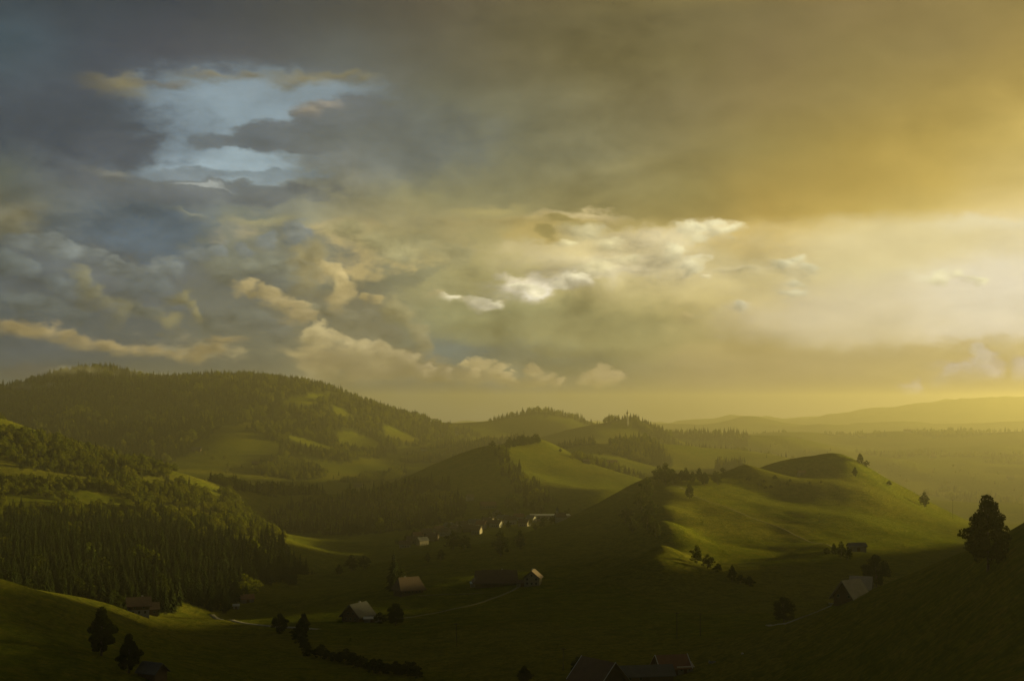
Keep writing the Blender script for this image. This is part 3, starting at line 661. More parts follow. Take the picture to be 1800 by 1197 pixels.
# ------------------------------------------------------------------ haze
def haze():
    bm = bmesh.new(); bmesh.ops.create_cube(bm, size=1.0)
    me = bpy.data.meshes.new('haze'); 
    x0, x1, y0, y1, z0, z1 = -19000, 19000, -17500, 17500, -1400, 186
    for v in bm.verts: v.co = Vector((x0 if v.co.x < 0 else x1, y0 if v.co.y < 0 else y1, z0 if v.co.z < 0 else z1))
    bm.to_mesh(me); bm.free()
    o = bpy.data.objects.new('haze', me); COL.objects.link(o); o['kind'] = 'stuff'
    o['label'] = 'pale evening haze lying over the valleys'
    m, t = material('haze_air')
    out = t.new('ShaderNodeOutputMaterial'); v = t.new('ShaderNodeVolumePrincipled')
    v.inputs['Color'].default_value = (0.97, 0.92, 0.60, 1); v.inputs['Density'].default_value = HAZE_DENSITY; v.inputs['Anisotropy'].default_value = 0.80
    t.l.new(v.outputs[0], out.inputs['Volume']); me.materials.append(m)
HAZE_DENSITY = 8.6e-5
haze()
def mist():
    m, t = material('mist_vapour'); out = t.new('ShaderNodeOutputMaterial'); v = t.new('ShaderNodeVolumePrincipled')
    pos = t.new('ShaderNodeNewGeometry').outputs['Position']; ob = t.new('ShaderNodeTexCoord').outputs['Object']
    edge = t.remap(t.math('MULTIPLY_ADD', t.noise(pos, 0.02, 3, 0.6), 0.7, t.vec('LENGTH', ob)), 0.35, 1.2, 1.0, 0.0)
    n = t.remap(t.noise(pos, 0.012, 4, 0.6), 0.46, 0.74)
    t.l.new(t.math('MULTIPLY', t.math('MULTIPLY', n, edge), 0.013), v.inputs['Density'])
    v.inputs['Color'].default_value = (0.95, 0.95, 0.95, 1); v.inputs['Anisotropy'].default_value = 0.2
    t.l.new(v.outputs[0], out.inputs['Volume'])
    for (px, py, d, rx, ry, rz, lab) in [(150,655,4800,230,150,34,'wisp of cloud hanging on the left mountain top'),(75,680,4760,190,130,24,'thin wisp of mist trailing left below the mountain top'),(255,662,4800,170,120,26,'faint wisp of mist in the dip of the mountain crest'),(500,672,4720,90,70,16,'small wisp of mist where the mountain meadow meets the crest'),(378,868,1880,12,12,24,'thin plume of mist rising at the foot of the forest slope'),(415,878,1900,14,12,14,'small puff of mist beside the plume at the slope foot')]:
        az, sl = (float(k) for k in pix_ray(px, py))
        bm = bmesh.new(); bmesh.ops.create_icosphere(bm, subdivisions=3, radius=1.0); me = bpy.data.meshes.new('mist'); bm.to_mesh(me); bm.free(); me.materials.append(m)
        o = bpy.data.objects.new('mist', me); COL.objects.link(o); o['kind'] = 'stuff'; o['label'] = lab
        o.location = (d * math.sin(az), d * math.cos(az), d * sl); o.scale = (rx, ry, rz); o.rotation_euler = (0, 0, -az)
mist()
print('terrain', round(time.time() - T0, 1))

# ------------------------------------------------------------------ vegetation
def leaf_material(name, base, alt, trans=0.3):
    m, t = material(name)
    rnd = t.new('ShaderNodeObjectInfo').outputs['Random']
    pos = t.new('ShaderNodeNewGeometry').outputs['Position']
    c = t.mix(rnd, base, alt)
    c = t.mix(t.remap(t.noise(pos, 0.9, 3, 0.6), 0.35, 0.7, 0.0, 0.6), c, [k * 0.55 for k in base])
    d = t.new('ShaderNodeBsdfDiffuse'); tr = t.new('ShaderNodeBsdfTranslucent'); mx = t.new('ShaderNodeMixShader'); o = t.new('ShaderNodeOutputMaterial')
    t.l.new(c, d.inputs[0]); t.l.new(t.mix(1.0, c, (1.3, 1.25, 0.6), 'MULTIPLY'), tr.inputs[0]); mx.inputs[0].default_value = trans
    t.l.new(d.outputs[0], mx.inputs[1]); t.l.new(tr.outputs[0], mx.inputs[2]); t.l.new(mx.outputs[0], o.inputs[0])
    return m
leaf_material('spruce_needles', (0.011, 0.016, 0.004), (0.022, 0.028, 0.007), 0.10)
leaf_material('broad_leaves', (0.062, 0.078, 0.007), (0.122, 0.122, 0.011), 0.40)
leaf_material('shaded_leaves', (0.022, 0.030, 0.005), (0.040, 0.046, 0.007), 0.2)  # broadleaf copy with shade on the trees put into its leaf colour
def mat_bark():
    m, t = material('bark'); pos = t.new('ShaderNodeTexCoord').outputs['Object']
    n = t.noise(t.vec('MULTIPLY', pos, (3, 3, 0.6)), 3.0, 5, 0.65)
    principled(t, t.mix(n, (0.035, 0.026, 0.018), (0.085, 0.066, 0.048)), 0.9, (n, 0.8, 0.05))
mat_bark()

def mesh_from(name, verts, faces, mats, mat_idx=None, smooth=False):
    me = bpy.data.meshes.new(name)
    V = np.asarray(verts, np.float32).reshape(-1, 3)
    lt = np.array([len(f) for f in faces], np.int32); li = np.concatenate([np.asarray(f, np.int32) for f in faces])
    me.vertices.add(len(V)); me.vertices.foreach_set('co', V.ravel()); me.loops.add(len(li)); me.polygons.add(len(lt))
    me.loops.foreach_set('vertex_index', li)
    me.polygons.foreach_set('loop_start', np.concatenate([[0], np.cumsum(lt)[:-1]]).astype(np.int32)); me.polygons.foreach_set('loop_total', lt)
    for m in mats: me.materials.append(MAT[m])
    if mat_idx is not None: me.polygons.foreach_set('material_index', np.asarray(mat_idx, np.int32))
    me.polygons.foreach_set('use_smooth', np.full(len(lt), smooth)); me.update(calc_edges=True); me.validate()
    return me
def tube(pts, rad, sides=7):
    """tapered tube along pts"""
    V = []; Fc = []
    for i, (p, r) in enumerate(zip(pts, rad)):
        p = Vector(p); a = Vector(pts[min(i + 1, len(pts) - 1)]) - Vector(pts[max(i - 1, 0)]); a.normalize()
        u = a.orthogonal().normalized(); w = a.cross(u)
        for k in range(sides):
            t_ = 2 * math.pi * k / sides; V.append(p + (u * math.cos(t_) + w * math.sin(t_)) * r)
    for i in range(len(pts) - 1):
        for k in range(sides):
            k2 = (k + 1) % sides; Fc.append((i * sides + k, i * sides + k2, (i + 1) * sides + k2, (i + 1) * sides + k))
    Fc.append(tuple(range((len(pts) - 1) * sides, len(pts) * sides)))
    return V, Fc
def join(*parts):
    V = []; Fc = []
    for v, f in parts:
        o = len(V); V += list(v); Fc += [tuple(i + o for i in q) for q in f]
    return V, Fc
def spruce_shapes(seed, tiers=17, slim=0.20):
    """unit-height spruce: trunk and crown of drooping branch blades"""
    r = random.Random(seed)
    trunk = tube([(0, 0, -0.03), (0, 0, 0.25), (0.002, 0, 0.6), (0, 0, 0.97)], [0.017, 0.013, 0.008, 0.002], 6)
    V = []; Fc = []
    for k in range(tiers):
        f = k / (tiers - 1); h = 0.10 + 0.86 * f ** 0.92
        rad = slim * (1 - f) ** 0.85 * r.uniform(0.85, 1.12) + 0.012
        if f < 0.12: rad *= 0.8
        n = max(5, int(12 - 6 * f)); ph = r.uniform(0, 6.28)
        for i in range(n):
            a = ph + 6.283 * i / n + r.uniform(-.22, .22); rr = rad * r.uniform(0.62, 1.18); w = rr * r.uniform(.42, .62) + 0.006
            dr = 0.020 + rr * r.uniform(.28, .55); ca, sa = math.cos(a), math.sin(a); o = len(V); hh = h + r.uniform(-.012, .012)
            V += [(ca * .004, sa * .004, hh + .012), (ca * rr * .55 - sa * w * .5, sa * rr * .55 + ca * w * .5, hh - dr * .62), (ca * rr, sa * rr, hh - dr + rr * .10), (ca * rr * .55 + sa * w * .5, sa * rr * .55 - ca * w * .5, hh - dr * .62), (ca * rr * .6, sa * rr * .6, hh - dr * .22)]
            Fc += [(o, o + 1, o + 4), (o + 4, o + 1, o + 2), (o + 4, o + 2, o + 3), (o, o + 4, o + 3)]
    V.append((0, 0, 1.0)); o = len(V) - 1
    for i in range(5):
        a = 1.257 * i; V.append((math.cos(a) * .012, math.sin(a) * .012, .93))
    Fc += [(o, o + 1 + i, o + 1 + (i + 1) % 5) for i in range(5)]
    return trunk, (V, Fc)
def broad_shapes(seed, nleaf=900, size=0.040, width=0.36, lobes=15, low=0.16, pointed=0.0, limbs=6):
    """unit-height broadleaf tree: forked trunk and crown of leaf clumps"""
    r = random.Random(seed); g = np.random.default_rng(seed)
    parts = [tube([(0, 0, -.03), (.004, 0, .12), (-.006, .004, .3), (.004, 0, .52), (0, 0, .78)], [.030, .022, .018, .012, .004], 7)]
    cs = []; rs = []
    for i in range(lobes):
        f = (i + .5) / lobes; h = low + .10 + (0.80 - low) * f
        env = math.sin(math.pi * min(1, (0.16 + 0.80 * f))) ** (0.75 + pointed) * (1 - 0.35 * pointed * f)
        a = 2.399 * i + r.uniform(-.5, .5); rr = width * env * r.uniform(.40, .90)
        cs.append((rr * math.cos(a), rr * math.sin(a), h)); rs.append((width * .40 * r.uniform(.6, 1.3) * max(.45, env), 0.085 * r.uniform(.7, 1.5)))
    cs.append((0, 0, .90)); rs.append((width * .30, .10)); cs.append((0, 0, .55)); rs.append((width * .72, .26))
    for i in range(limbs):
        c = cs[int((i + .5) * lobes / limbs)]
        z0 = .14 + .35 * i / limbs; parts.append(tube([(0, 0, z0), (c[0] * .45, c[1] * .45, z0 + (c[2] - z0) * .6), c], [.012, .008, .003], 5))
    cs = np.array(cs); rs = np.array(rs); wgt = rs[:, 0] ** 1.5; wgt /= wgt.sum()
    k = g.choice(len(cs), nleaf, p=wgt); v = g.normal(size=(nleaf, 3)); v /= np.linalg.norm(v, axis=1)[:, None]
    rad = 1 - 0.45 * g.random(nleaf) ** 2.2; v[:, 2] = np.where(v[:, 2] < -0.35, v[:, 2] * .6, v[:, 2])
    p = cs[k] + v * rad[:, None] * np.stack([rs[k, 0], rs[k, 0], rs[k, 1]], 1)
    p[:, 2] = np.clip(p[:, 2], low * .8, 1.0)
    nrm = v * 0.7 + g.normal(size=(nleaf, 3)) * .55; nrm /= np.linalg.norm(nrm, axis=1)[:, None]
    u = np.cross(nrm, g.normal(size=(nleaf, 3))); u /= np.linalg.norm(u, axis=1)[:, None]; w = np.cross(nrm, u)
    s = size * g.uniform(.55, 1.25, nleaf)[:, None]
    q = np.stack([p - u * s, p - w * s * .55 + nrm * s * .12, p + u * s, p + w * s * .6 + nrm * s * .12], 1).reshape(-1, 3)
    faces = [(4 * i, 4 * i + 1, 4 * i + 2, 4 * i + 3) for i in range(nleaf)]
    return join(*parts), (q.tolist(), faces)

def tree_meshes(name, shapes, leaf):
    (tv, tf), (cv, cf) = shapes
    tr = mesh_from(name + '_trunk', tv, tf, ['bark'], smooth=True); cr = mesh_from(name + '_crown', cv, cf, [leaf])
    return tr, cr
SPRUCE = [tree_meshes('spruce', spruce_shapes(s, 17 + s % 3, sl), 'spruce_needles') for s, sl in ((1, .19), (2, .165), (3, .22), (4, .18))]
BROAD = [tree_meshes('broadleaf', broad_shapes(20 + i, 1000, .048, wd, 14, .03), 'broad_leaves') for i, wd in enumerate((.40, .34, .46))]
SHADED = [tree_meshes('broadleaf', broad_shapes(80 + i, 1300, .042, wd, 16, .02), 'shaded_leaves') for i, wd in enumerate((.40, .34, .46))]
FINE = [tree_meshes('broadleaf', broad_shapes(40 + i, 9500, .021, wd, 40 if i == 0 else 28, lo, pt), 'shaded_leaves') for i, (wd, lo, pt) in enumerate(((.36, .03, .0), (.44, .02, 0), (.32, .0, .45)))]
BUSH = [tree_meshes('bush', broad_shapes(60 + i, 700, .075, .55, 9, .02, 0, 4), 'shaded_leaves') for i in range(2)]

def set_props(o, label, cat, group=None):
    o['label'] = label; o['category'] = cat
    if group: o['group'] = group
def tree(name, label, pos, h, meshes, wide=1.0, rot=None, group=None, cat='tree'):
    e = bpy.data.objects.new(name, None); COL.objects.link(e); e.empty_display_size = 0.5
    e.location = pos; e.rotation_euler = (0, 0, random.uniform(0, 6.28) if rot is None else rot); e.scale = (h * wide, h * wide, h)
    set_props(e, label, cat, group)
    for nm, me in (('trunk', meshes[0]), ('crown', meshes[1])):
        c = bpy.data.objects.new(nm, me); COL.objects.link(c); c.parent = e
    return e

# ---- woods as masses: points carrying size, turn and kind; the nearest 300 spruces stand as single trees
KINDS = bpy.data.collections.new('tree_kinds')          # source shapes, not part of the scene
def whole(i, name, pair):
    me = bpy.data.meshes.new(name); bm = bmesh.new(); bm.from_mesh(pair[0]); n0 = len(bm.faces); bm.from_mesh(pair[1]); bm.faces.ensure_lookup_table()
    for f in bm.faces: f.material_index = 0 if f.index < n0 else 1
    bm.to_mesh(me); bm.free()
    me.materials.append(pair[0].materials[0]); me.materials.append(pair[1].materials[0])
    o = bpy.data.objects.new('%02d_%s' % (i, name), me); KINDS.objects.link(o)
for i, p in enumerate(SPRUCE): whole(i, 'spruce', p)
for i, p in enumerate(BROAD): whole(10 + i, 'broadleaf', p)
NS, NB = len(SPRUCE), len(BROAD)
def scatter_group():
    g = bpy.data.node_groups.new('scatter_trees', 'GeometryNodeTree'); g.is_modifier = True
    g.interface.new_socket('Geometry', in_out='INPUT', socket_type='NodeSocketGeometry'); g.interface.new_socket('Geometry', in_out='OUTPUT', socket_type='NodeSocketGeometry')
    N = g.nodes; L = g.links
    gi = N.new('NodeGroupInput'); go = N.new('NodeGroupOutput')
    ci = N.new('GeometryNodeCollectionInfo'); ci.inputs['Collection'].default_value = KINDS; ci.inputs['Separate Children'].default_value = True; ci.inputs['Reset Children'].default_value = True
    ip = N.new('GeometryNodeInstanceOnPoints'); ip.inputs['Pick Instance'].default_value = True
    def attr(nm, ty):
        a = N.new('GeometryNodeInputNamedAttribute'); a.data_type = ty; a.inputs['Name'].default_value = nm; return a.outputs['Attribute']
    er = N.new('FunctionNodeEulerToRotation'); L.new(attr('turn', 'FLOAT_VECTOR'), er.inputs[0]); L.new(er.outputs[0], ip.inputs['Rotation'])
    L.new(attr('size', 'FLOAT_VECTOR'), ip.inputs['Scale']); L.new(attr('sort', 'INT'), ip.inputs['Instance Index'])
    L.new(gi.outputs[0], ip.inputs['Points']); L.new(ci.outputs[0], ip.inputs['Instance']); L.new(ip.outputs[0], go.inputs[0])
    return g
SCATTER = scatter_group()
def wood_object(w, x, y):
    name, label, poly, sp, hr, share, clear = w
    n = len(x); z = height(x, y) - 0.3
    patch = gnoise(x / 70, y / 70) * 0.9 + 0.5
    con = RNG.random(n) < np.clip(share + (patch - 0.5) * 0.7, 0.02, 0.98)
    h = (hr[0] * .75 + (hr[1] * 1.12 - hr[0] * .75) * RNG.random(n) ** 1.3) * np.where(con, 1.0, 0.82) * (1 + 0.25 * gnoise(x / 45 + 7, y / 45))
    wd = np.where(con, RNG.uniform(.85, 1.25, n), RNG.uniform(.95, 1.55, n))
    sort = np.where(con, RNG.integers(0, NS, n), NS + RNG.integers(0, NB, n))
    me = bpy.data.meshes.new(name); me.vertices.add(n); me.vertices.foreach_set('co', np.stack([x, y, z], 1).astype(np.float32).ravel())
    a = me.attributes.new('size', 'FLOAT_VECTOR', 'POINT'); a.data.foreach_set('vector', np.stack([h * wd, h * wd, h], 1).astype(np.float32).ravel())
    a = me.attributes.new('turn', 'FLOAT_VECTOR', 'POINT'); a.data.foreach_set('vector', np.stack([RNG.normal(0, .03, n), RNG.normal(0, .03, n), RNG.uniform(0, 6.28, n)], 1).astype(np.float32).ravel())
    a = me.attributes.new('sort', 'INT', 'POINT'); a.data.foreach_set('value', sort.astype(np.int32))
    o = bpy.data.objects.new(name, me); COL.objects.link(o); o['kind'] = 'stuff'; o['label'] = label
    o.modifiers.new('trees', 'NODES').node_group = SCATTER
for k, (w, (x, y)) in enumerate(zip(WOODS, WOOD_PTS)):
    if k == 0:
        px = CX + F * x / y; d = np.hypot(x, y)
        order = np.argsort(np.where((px > -10) & (px < 560), d, 1e9))[:300]
        z = height(x[order], y[order])
        for i, j in enumerate(order):
            q = SPRUCE[i % NS] if random.random() < .93 else SHADED[i % NB]
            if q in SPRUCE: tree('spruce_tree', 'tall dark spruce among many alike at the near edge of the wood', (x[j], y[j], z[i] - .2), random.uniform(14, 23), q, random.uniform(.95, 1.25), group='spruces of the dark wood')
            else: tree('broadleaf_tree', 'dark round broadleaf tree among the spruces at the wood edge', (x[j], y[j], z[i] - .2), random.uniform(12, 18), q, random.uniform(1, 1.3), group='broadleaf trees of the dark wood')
        keep = np.ones(len(x), bool); keep[order] = False; x, y = x[keep], y[keep]
    wood_object(w, x, y)
print('woods', [len(p[0]) for p in WOOD_PTS], round(time.time() - T0, 1))

# ---- single trees: photo column, row of the foot, height in photo pixels, shape, width factor, label, [search beyond this distance]
def put(px, py, hpx, meshes, wide, label, dmin=30, name='broadleaf_tree', group=None, cat='tree', d=None):
    if d is None: p, dd = hit(px, py, dmin)
    else: p = ground(px, d); dd = d
    return tree(name, label, p - Vector((0, 0, .15)), hpx * dd / F, meshes, wide, group=group, cat=cat)
F0, F1, F2 = FINE; S0, S1, S2, S3 = SPRUCE; B0, B1, B2 = BROAD
SINGLE = [
 (1737,1003,126,F0,.80,'large dark broadleaf tree on the brow of the near hill'),
 (1540,1031,54,F1,1.0,'round broadleaf tree standing behind the steep-roofed barn',),
 (1378,1093,43,F1,1.1,'small bushy tree beside the pale track end below the barn'),
 (178,1152,82,F2,.98,'tall ovoid tree alone on the shaded left meadow'),
 (226,1182,66,F2,1.0,'dim ovoid tree between the lone meadow tree and the hut'),
 (1512,816,19,B1,1.0,'pointed tree on the shoulder of the knoll summit',1200),
 (1523,821,12,B2,1.1,'small round tree touching the pointed one on the knoll shoulder',1200),
 (1503,838,17,B1,.8,'slim tree just below the knoll shoulder on its near face',1200),
 (1563,853,8,BUSH[0],1.2,'low bush on the right skyline of the knoll',1200),
 (1625,891,25,B0,1.0,'loose round tree on the right skyline of the knoll below the bush',1200),
 (1158,848,30,B2,.9,'dark broadleaf tree at the left top of the knoll, first of three',1200),
 (1170,852,38,B0,1.0,'tallest dark broadleaf tree at the left top of the knoll',1200),
 (1182,850,26,B2,.9,'dark broadleaf tree at the left top of the knoll, last of three',1200),
 (1212,876,26,B1,1.0,'small dark tree below the row on the knoll top',1100),
 (1138,878,40,B0,.9,'tree at the top of the dim column down the knoll flank',1000),
 (1128,900,38,B2,.8,'second tree from the top of the dim column on the knoll flank',1000),
 (1145,912,36,B0,.9,'third tree from the top of the dim column on the knoll flank',1000),
 (1138,930,34,B1,1.0,'fourth tree from the top of the dim column on the knoll flank',1000),
 (1152,944,32,B0,.9,'lowest tree of the dim column on the knoll flank',1000),
 (1100,918,30,B2,.9,'dim tree left of the column on the knoll flank',1000),
 (1112,935,26,B0,.9,'dim lower tree left of the column on the knoll flank',1000),
 (1225,990,32,B0,.9,'largest shrub-like tree in the diagonal row below the knoll',800),
 (1244,1000,26,B2,1.0,'second shrub-like tree in the diagonal row below the knoll',800),
 (1262,1006,16,BUSH[1],1.1,'low bush in the middle of the diagonal row below the knoll',800),
 (1287,1022,28,B1,.9,'pointed shrub-like tree in the diagonal row below the knoll',800),
 (1303,1026,16,BUSH[0],1.2,'low bush beside the pointed shrub of the diagonal row',800),
 (1317,1031,18,BUSH[1],1.1,'last bush at the foot of the diagonal row below the knoll',800),
 (1454,974,12,BUSH[0],1.0,'bush at the left end of the group by the knoll house',900),
 (1466,976,21,B1,.8,'slim tree second from left by the knoll house',900),
 (1479,981,29,B0,.8,'tallest tree of the group by the knoll house',900),
 (1490,985,24,B2,.8,'tree at the right end of the group by the knoll house',900),
 (866,789,15,B2,.95,'lone round tree on the peak of the middle ridge',1900),
 (853,792,7,BUSH[0],1.2,'bush just left of the lone round tree on the peak',1900),
 (797,966,34,B0,1.1,'dark round tree on the brow of the middle meadow',800),
 (816,966,26,B2,1.1,'lower round tree joined to the dark one on the meadow brow',800),
 (880,978,46,B1,.95,'tall dim tree in the middle meadow right of the brow trees',800),
 (914,966,34,B0,.8,'dim tree right of the tall one in the middle meadow',800),
 (775,985,20,B2,.9,'small dim tree below the brow trees, right of its twin',800),
 (752,988,18,B1,.9,'small dim tree below the brow trees, left of its twin',800),
 (692,1038,72,S2,1.15,'big spruce standing over the dark farmhouse'),
 (706,1040,40,B0,.9,'round tree between the big spruce and the dark farmhouse'),
 (695,1098,38,F1,1.0,'round tree right of the gabled farmhouse in the meadow'),
 (668,1096,20,BUSH[1],1.2,'bush between the gabled farmhouse and the round tree'),
 (618,1003,28,B0,1.1,'dark round tree on the left brow of the meadow',800),
 (640,1000,24,B2,1.1,'second dark round tree on the left brow of the meadow',800),
 (596,1010,18,B1,1.1,'small tree at the left end of the brow pair',800),
 (492,1112,34,F1,1.0,'dim round tree above the hedge, left of the pale road bend'),
 (533,1118,40,F2,1.1,'dim tall tree at the upper end of the hedge'),
 (1017,1194,40,F1,.9,'broadleaf tree at the corner of the big gabled barn'),
 (922,1200,30,F0,1.2,'round treetop at the bottom edge left of the barns'),
 (985,795,7,BUSH[0],1.0,'tiny bush on the lit slope right of the ridge summit',1900),
 (1270,829,9,BUSH[0],1.3,'low bush in the saddle of the knoll',1200),
 (950,905,26,B0,.9,'dark tree beside the long pale hall in the village',1500),
 (938,900,22,B2,.9,'broadleaf tree left of the dark one at the pale hall',1500),
 (905,900,30,B0,.85,'tall dark tree in the middle of the village',1500),
 (892,893,20,B2,.9,'tree just left of the tall one in the village',1500),
 (1000,907,14,B2,1.1,'round tree at the right end of the pale hall',1500),
 (1056,800,10,BUSH[1],1.0,'bush by the far farm on the lit hill',2600),
 (538,846,15,B0,.9,'pale tree on the bright valley meadow under the mountain',2500),
]
D_OF = {id(B0): SHADED[0], id(B1): SHADED[1], id(B2): SHADED[2]}
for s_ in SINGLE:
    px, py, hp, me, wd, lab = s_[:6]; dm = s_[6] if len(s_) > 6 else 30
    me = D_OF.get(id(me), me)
    nm = 'spruce_tree' if me in SPRUCE else 'bush' if me in BUSH else 'broadleaf_tree'
    put(px, py, hp, me, wd, lab, dm, nm, cat='bush' if nm == 'bush' else 'tree')
# rows and groves of trees that cannot be told apart
def row(pts, n, hpx, kinds, wide, label, group, dmin, name='broadleaf_tree', cat='tree', jx=6, jy=3):
    P = np.array(pts, float); s = np.concatenate([[0], np.cumsum(np.hypot(*np.diff(P, axis=0).T))])
    for i in range(n):
        f = s[-1] * (i + .5) / n; x = np.interp(f, s, P[:, 0]) + random.uniform(-jx, jx); y = np.interp(f, s, P[:, 1]) + random.uniform(-jy, jy)
        put(x, y, random.uniform(*hpx), random.choice(kinds), wide * random.uniform(.85, 1.15), label, dmin, name, group, cat)
row([(520,1120),(545,1152),(600,1165),(660,1180),(740,1192)], 26, (12, 26), BUSH, 1.2, 'dark hedge bush in the row curving down to the bottom edge', 'hedge bushes', 30, 'bush', 'bush')
row([(1190,845),(1265,852)], 9, (18, 26), SHADED, .9, 'dark broadleaf tree in the row along the top of the knoll', 'row on the knoll top', 1150)
row([(886,788),(945,779)], 16, (13, 20), [S0, S2, SHADED[0]], 1.15, 'small dark tree in the grove on the ridge summit', 'grove on the ridge summit', 1950, jy=2)
row([(690,955),(760,935),(840,915),(900,925),(980,922)], 26, (8, 17), SHADED, 1.0, 'small tree between the village houses', 'trees between the village houses', 1400, jy=12)
row([(940,850),(955,870),(968,885)], 7, (14, 24), [S0, S2, B1], 1.0, 'tree at the lower end of the strip on the lit spur', 'trees low on the lit spur', 1600, jy=4)
row([(1000,812),(1130,830)], 10, (6, 11), [B0, B2], 1.0, 'small tree on the far lit hill left of the knoll', 'trees on the far lit hill', 2300, jy=6)
row([(1330,858),(1390,855)], 5, (4, 8), BUSH, 1.1, 'tiny bush on the upper face of the knoll', 'bushes on the knoll face', 1100, 'bush', 'bush', jy=4)
row([(1300,842),(1460,850)], 6, (5, 9), BUSH, 1.0, 'small bush below the knoll summits', 'bushes below the knoll summits', 1150, 'bush', 'bush', jy=5)
row([(1360,800),(1560,822),(1790,850)], 60, (3, 8), [B0, B2, S0], 1.2, 'faint tree dotted over the hazy slope at right', 'trees dotted on the hazy slope', 2600, jy=22, jx=25)
row([(330,800),(450,830),(640,850),(720,800)], 34, (5, 10), [B0, B2, S0], 1.1, 'small tree on the meadows at the foot of the mountain', 'trees on the mountain meadows', 2600, jy=14, jx=20)
print('trees', round(time.time() - T0, 1))

# ------------------------------------------------------------------ buildings and small things
def plain(name, c1, c2, scale=(1, 1, 1), rough=0.8, spec=0.25, noise=2.0, bump=0.3):
    m, t = material(name); pos = t.new('ShaderNodeTexCoord').outputs['Object']
    n = t.noise(t.vec('MULTIPLY', pos, scale), noise, 5, 0.6); n2 = t.noise(pos, 0.35, 3, 0.6)
    f = t.math('ADD', t.math('MULTIPLY', n, 0.65), t.math('MULTIPLY', n2, 0.35))
    principled(t, t.mix(t.remap(f, 0.3, 0.7), c1, c2), rough, (n, bump, 0.04), spec)
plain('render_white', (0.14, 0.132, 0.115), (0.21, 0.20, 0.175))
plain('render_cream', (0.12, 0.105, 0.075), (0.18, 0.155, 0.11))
plain('dark_timber', (0.045, 0.030, 0.018), (0.095, 0.062, 0.036), (6, 6, 0.5))
plain('grey_timber', (0.10, 0.085, 0.065), (0.19, 0.165, 0.13), (6, 6, 0.5))
plain('brown_tile', (0.045, 0.028, 0.019), (0.085, 0.052, 0.034), (1, 4, 4), 0.75)
plain('red_tile', (0.085, 0.036, 0.022), (0.14, 0.062, 0.036), (1, 4, 4), 0.75)
plain('grey_tile', (0.036, 0.037, 0.040), (0.066, 0.067, 0.070), (1, 4, 4), 0.75, 0.25)
plain('weathered_shingle', (0.17, 0.145, 0.105), (0.28, 0.245, 0.185), (1, 5, 5), 0.65, 0.4)
plain('pale_metal', (0.20, 0.20, 0.185), (0.29, 0.29, 0.265), (1, 8, 1), 0.35, 0.5)
plain('blue_sheet', (0.24, 0.32, 0.36), (0.34, 0.42, 0.46), (1, 3, 1), 0.5, 0.5)
plain('stone_grey', (0.20, 0.19, 0.17), (0.34, 0.32, 0.28))
plain('road_gravel', (0.10, 0.092, 0.07), (0.16, 0.148, 0.12), noise=0.8)
plain('worn_track', (0.060, 0.054, 0.018), (0.10, 0.086, 0.03), noise=0.8)
plain('door_wood', (0.06, 0.035, 0.02), (0.10, 0.06, 0.035), (6, 6, .5))
plain('pole_wood', (0.05, 0.04, 0.03), (0.09, 0.07, 0.05), (6, 6, .5))
def mat_glass():
    m, t = material('window_glass'); principled(t, (0.02, 0.025, 0.03), 0.08, None, 0.6)
mat_glass()
def box_vf(x0, x1, y0, y1, z0, z1):
    V = [(x, y, z) for z in (z0, z1) for y in (y0, y1) for x in (x0, x1)]
    return V, [(0, 2, 3, 1), (4, 5, 7, 6), (0, 1, 5, 4), (2, 6, 7, 3), (0, 4, 6, 2), (1, 3, 7, 5)]
def part(name, vf, mat, parent, label=None):
    o = bpy.data.objects.new(name, mesh_from(name, vf[0], vf[1], [mat])); COL.objects.link(o); o.parent = parent
    if label: o['label'] = label
    return o
def root(name, label, cat, pos, rz=0.0, group=None):
    e = bpy.data.objects.new(name, None); COL.objects.link(e); e.location = pos; e.rotation_euler = (0, 0, rz); set_props(e, label, cat, group); return e
def gable_body(l, w, h, rise, z0=-2.5):
    a, b = l / 2, w / 2
    V = [(-a, -b, z0), (a, -b, z0), (a, b, z0), (-a, b, z0), (-a, -b, h), (a, -b, h), (a, b, h), (-a, b, h), (-a, 0, h + rise), (a, 0, h + rise)]
    return V, [(0, 3, 2, 1), (0, 1, 5, 4), (2, 3, 7, 6), (0, 4, 8, 7, 3), (1, 2, 6, 9, 5), (4, 5, 9, 8), (6, 7, 8, 9)]
def roof_vf(l, w, h, rise, over, th=0.28, hip=0.0):
    """two-sided roof with eaves, verge and thickness; hip cuts the ridge back at both ends"""
    a = l / 2 + over; b = w / 2; k = rise / b; e = b + over; ez = h - over * k; rg = h + rise; ra = a - hip
    V = []
    for dz in (0.06, 0.06 + th):
        V += [(-a, -e, ez + dz), (a, -e, ez + dz), (ra, 0, rg + dz), (-ra, 0, rg + dz), (a, e, ez + dz), (-a, e, ez + dz)]
    Fc = [(6, 7, 8, 9), (9, 8, 10, 11), (0, 3, 2, 1), (3, 5, 4, 2), (0, 1, 7, 6), (4, 5, 11, 10)]
    if hip > 0: Fc += [(7, 10, 8), (11, 6, 9), (1, 4, 10, 7), (5, 0, 6, 11)]
    else: Fc += [(1, 2, 8, 7), (2, 4, 10, 8), (3, 0, 6, 9), (5, 3, 9, 11)]
    return V, Fc
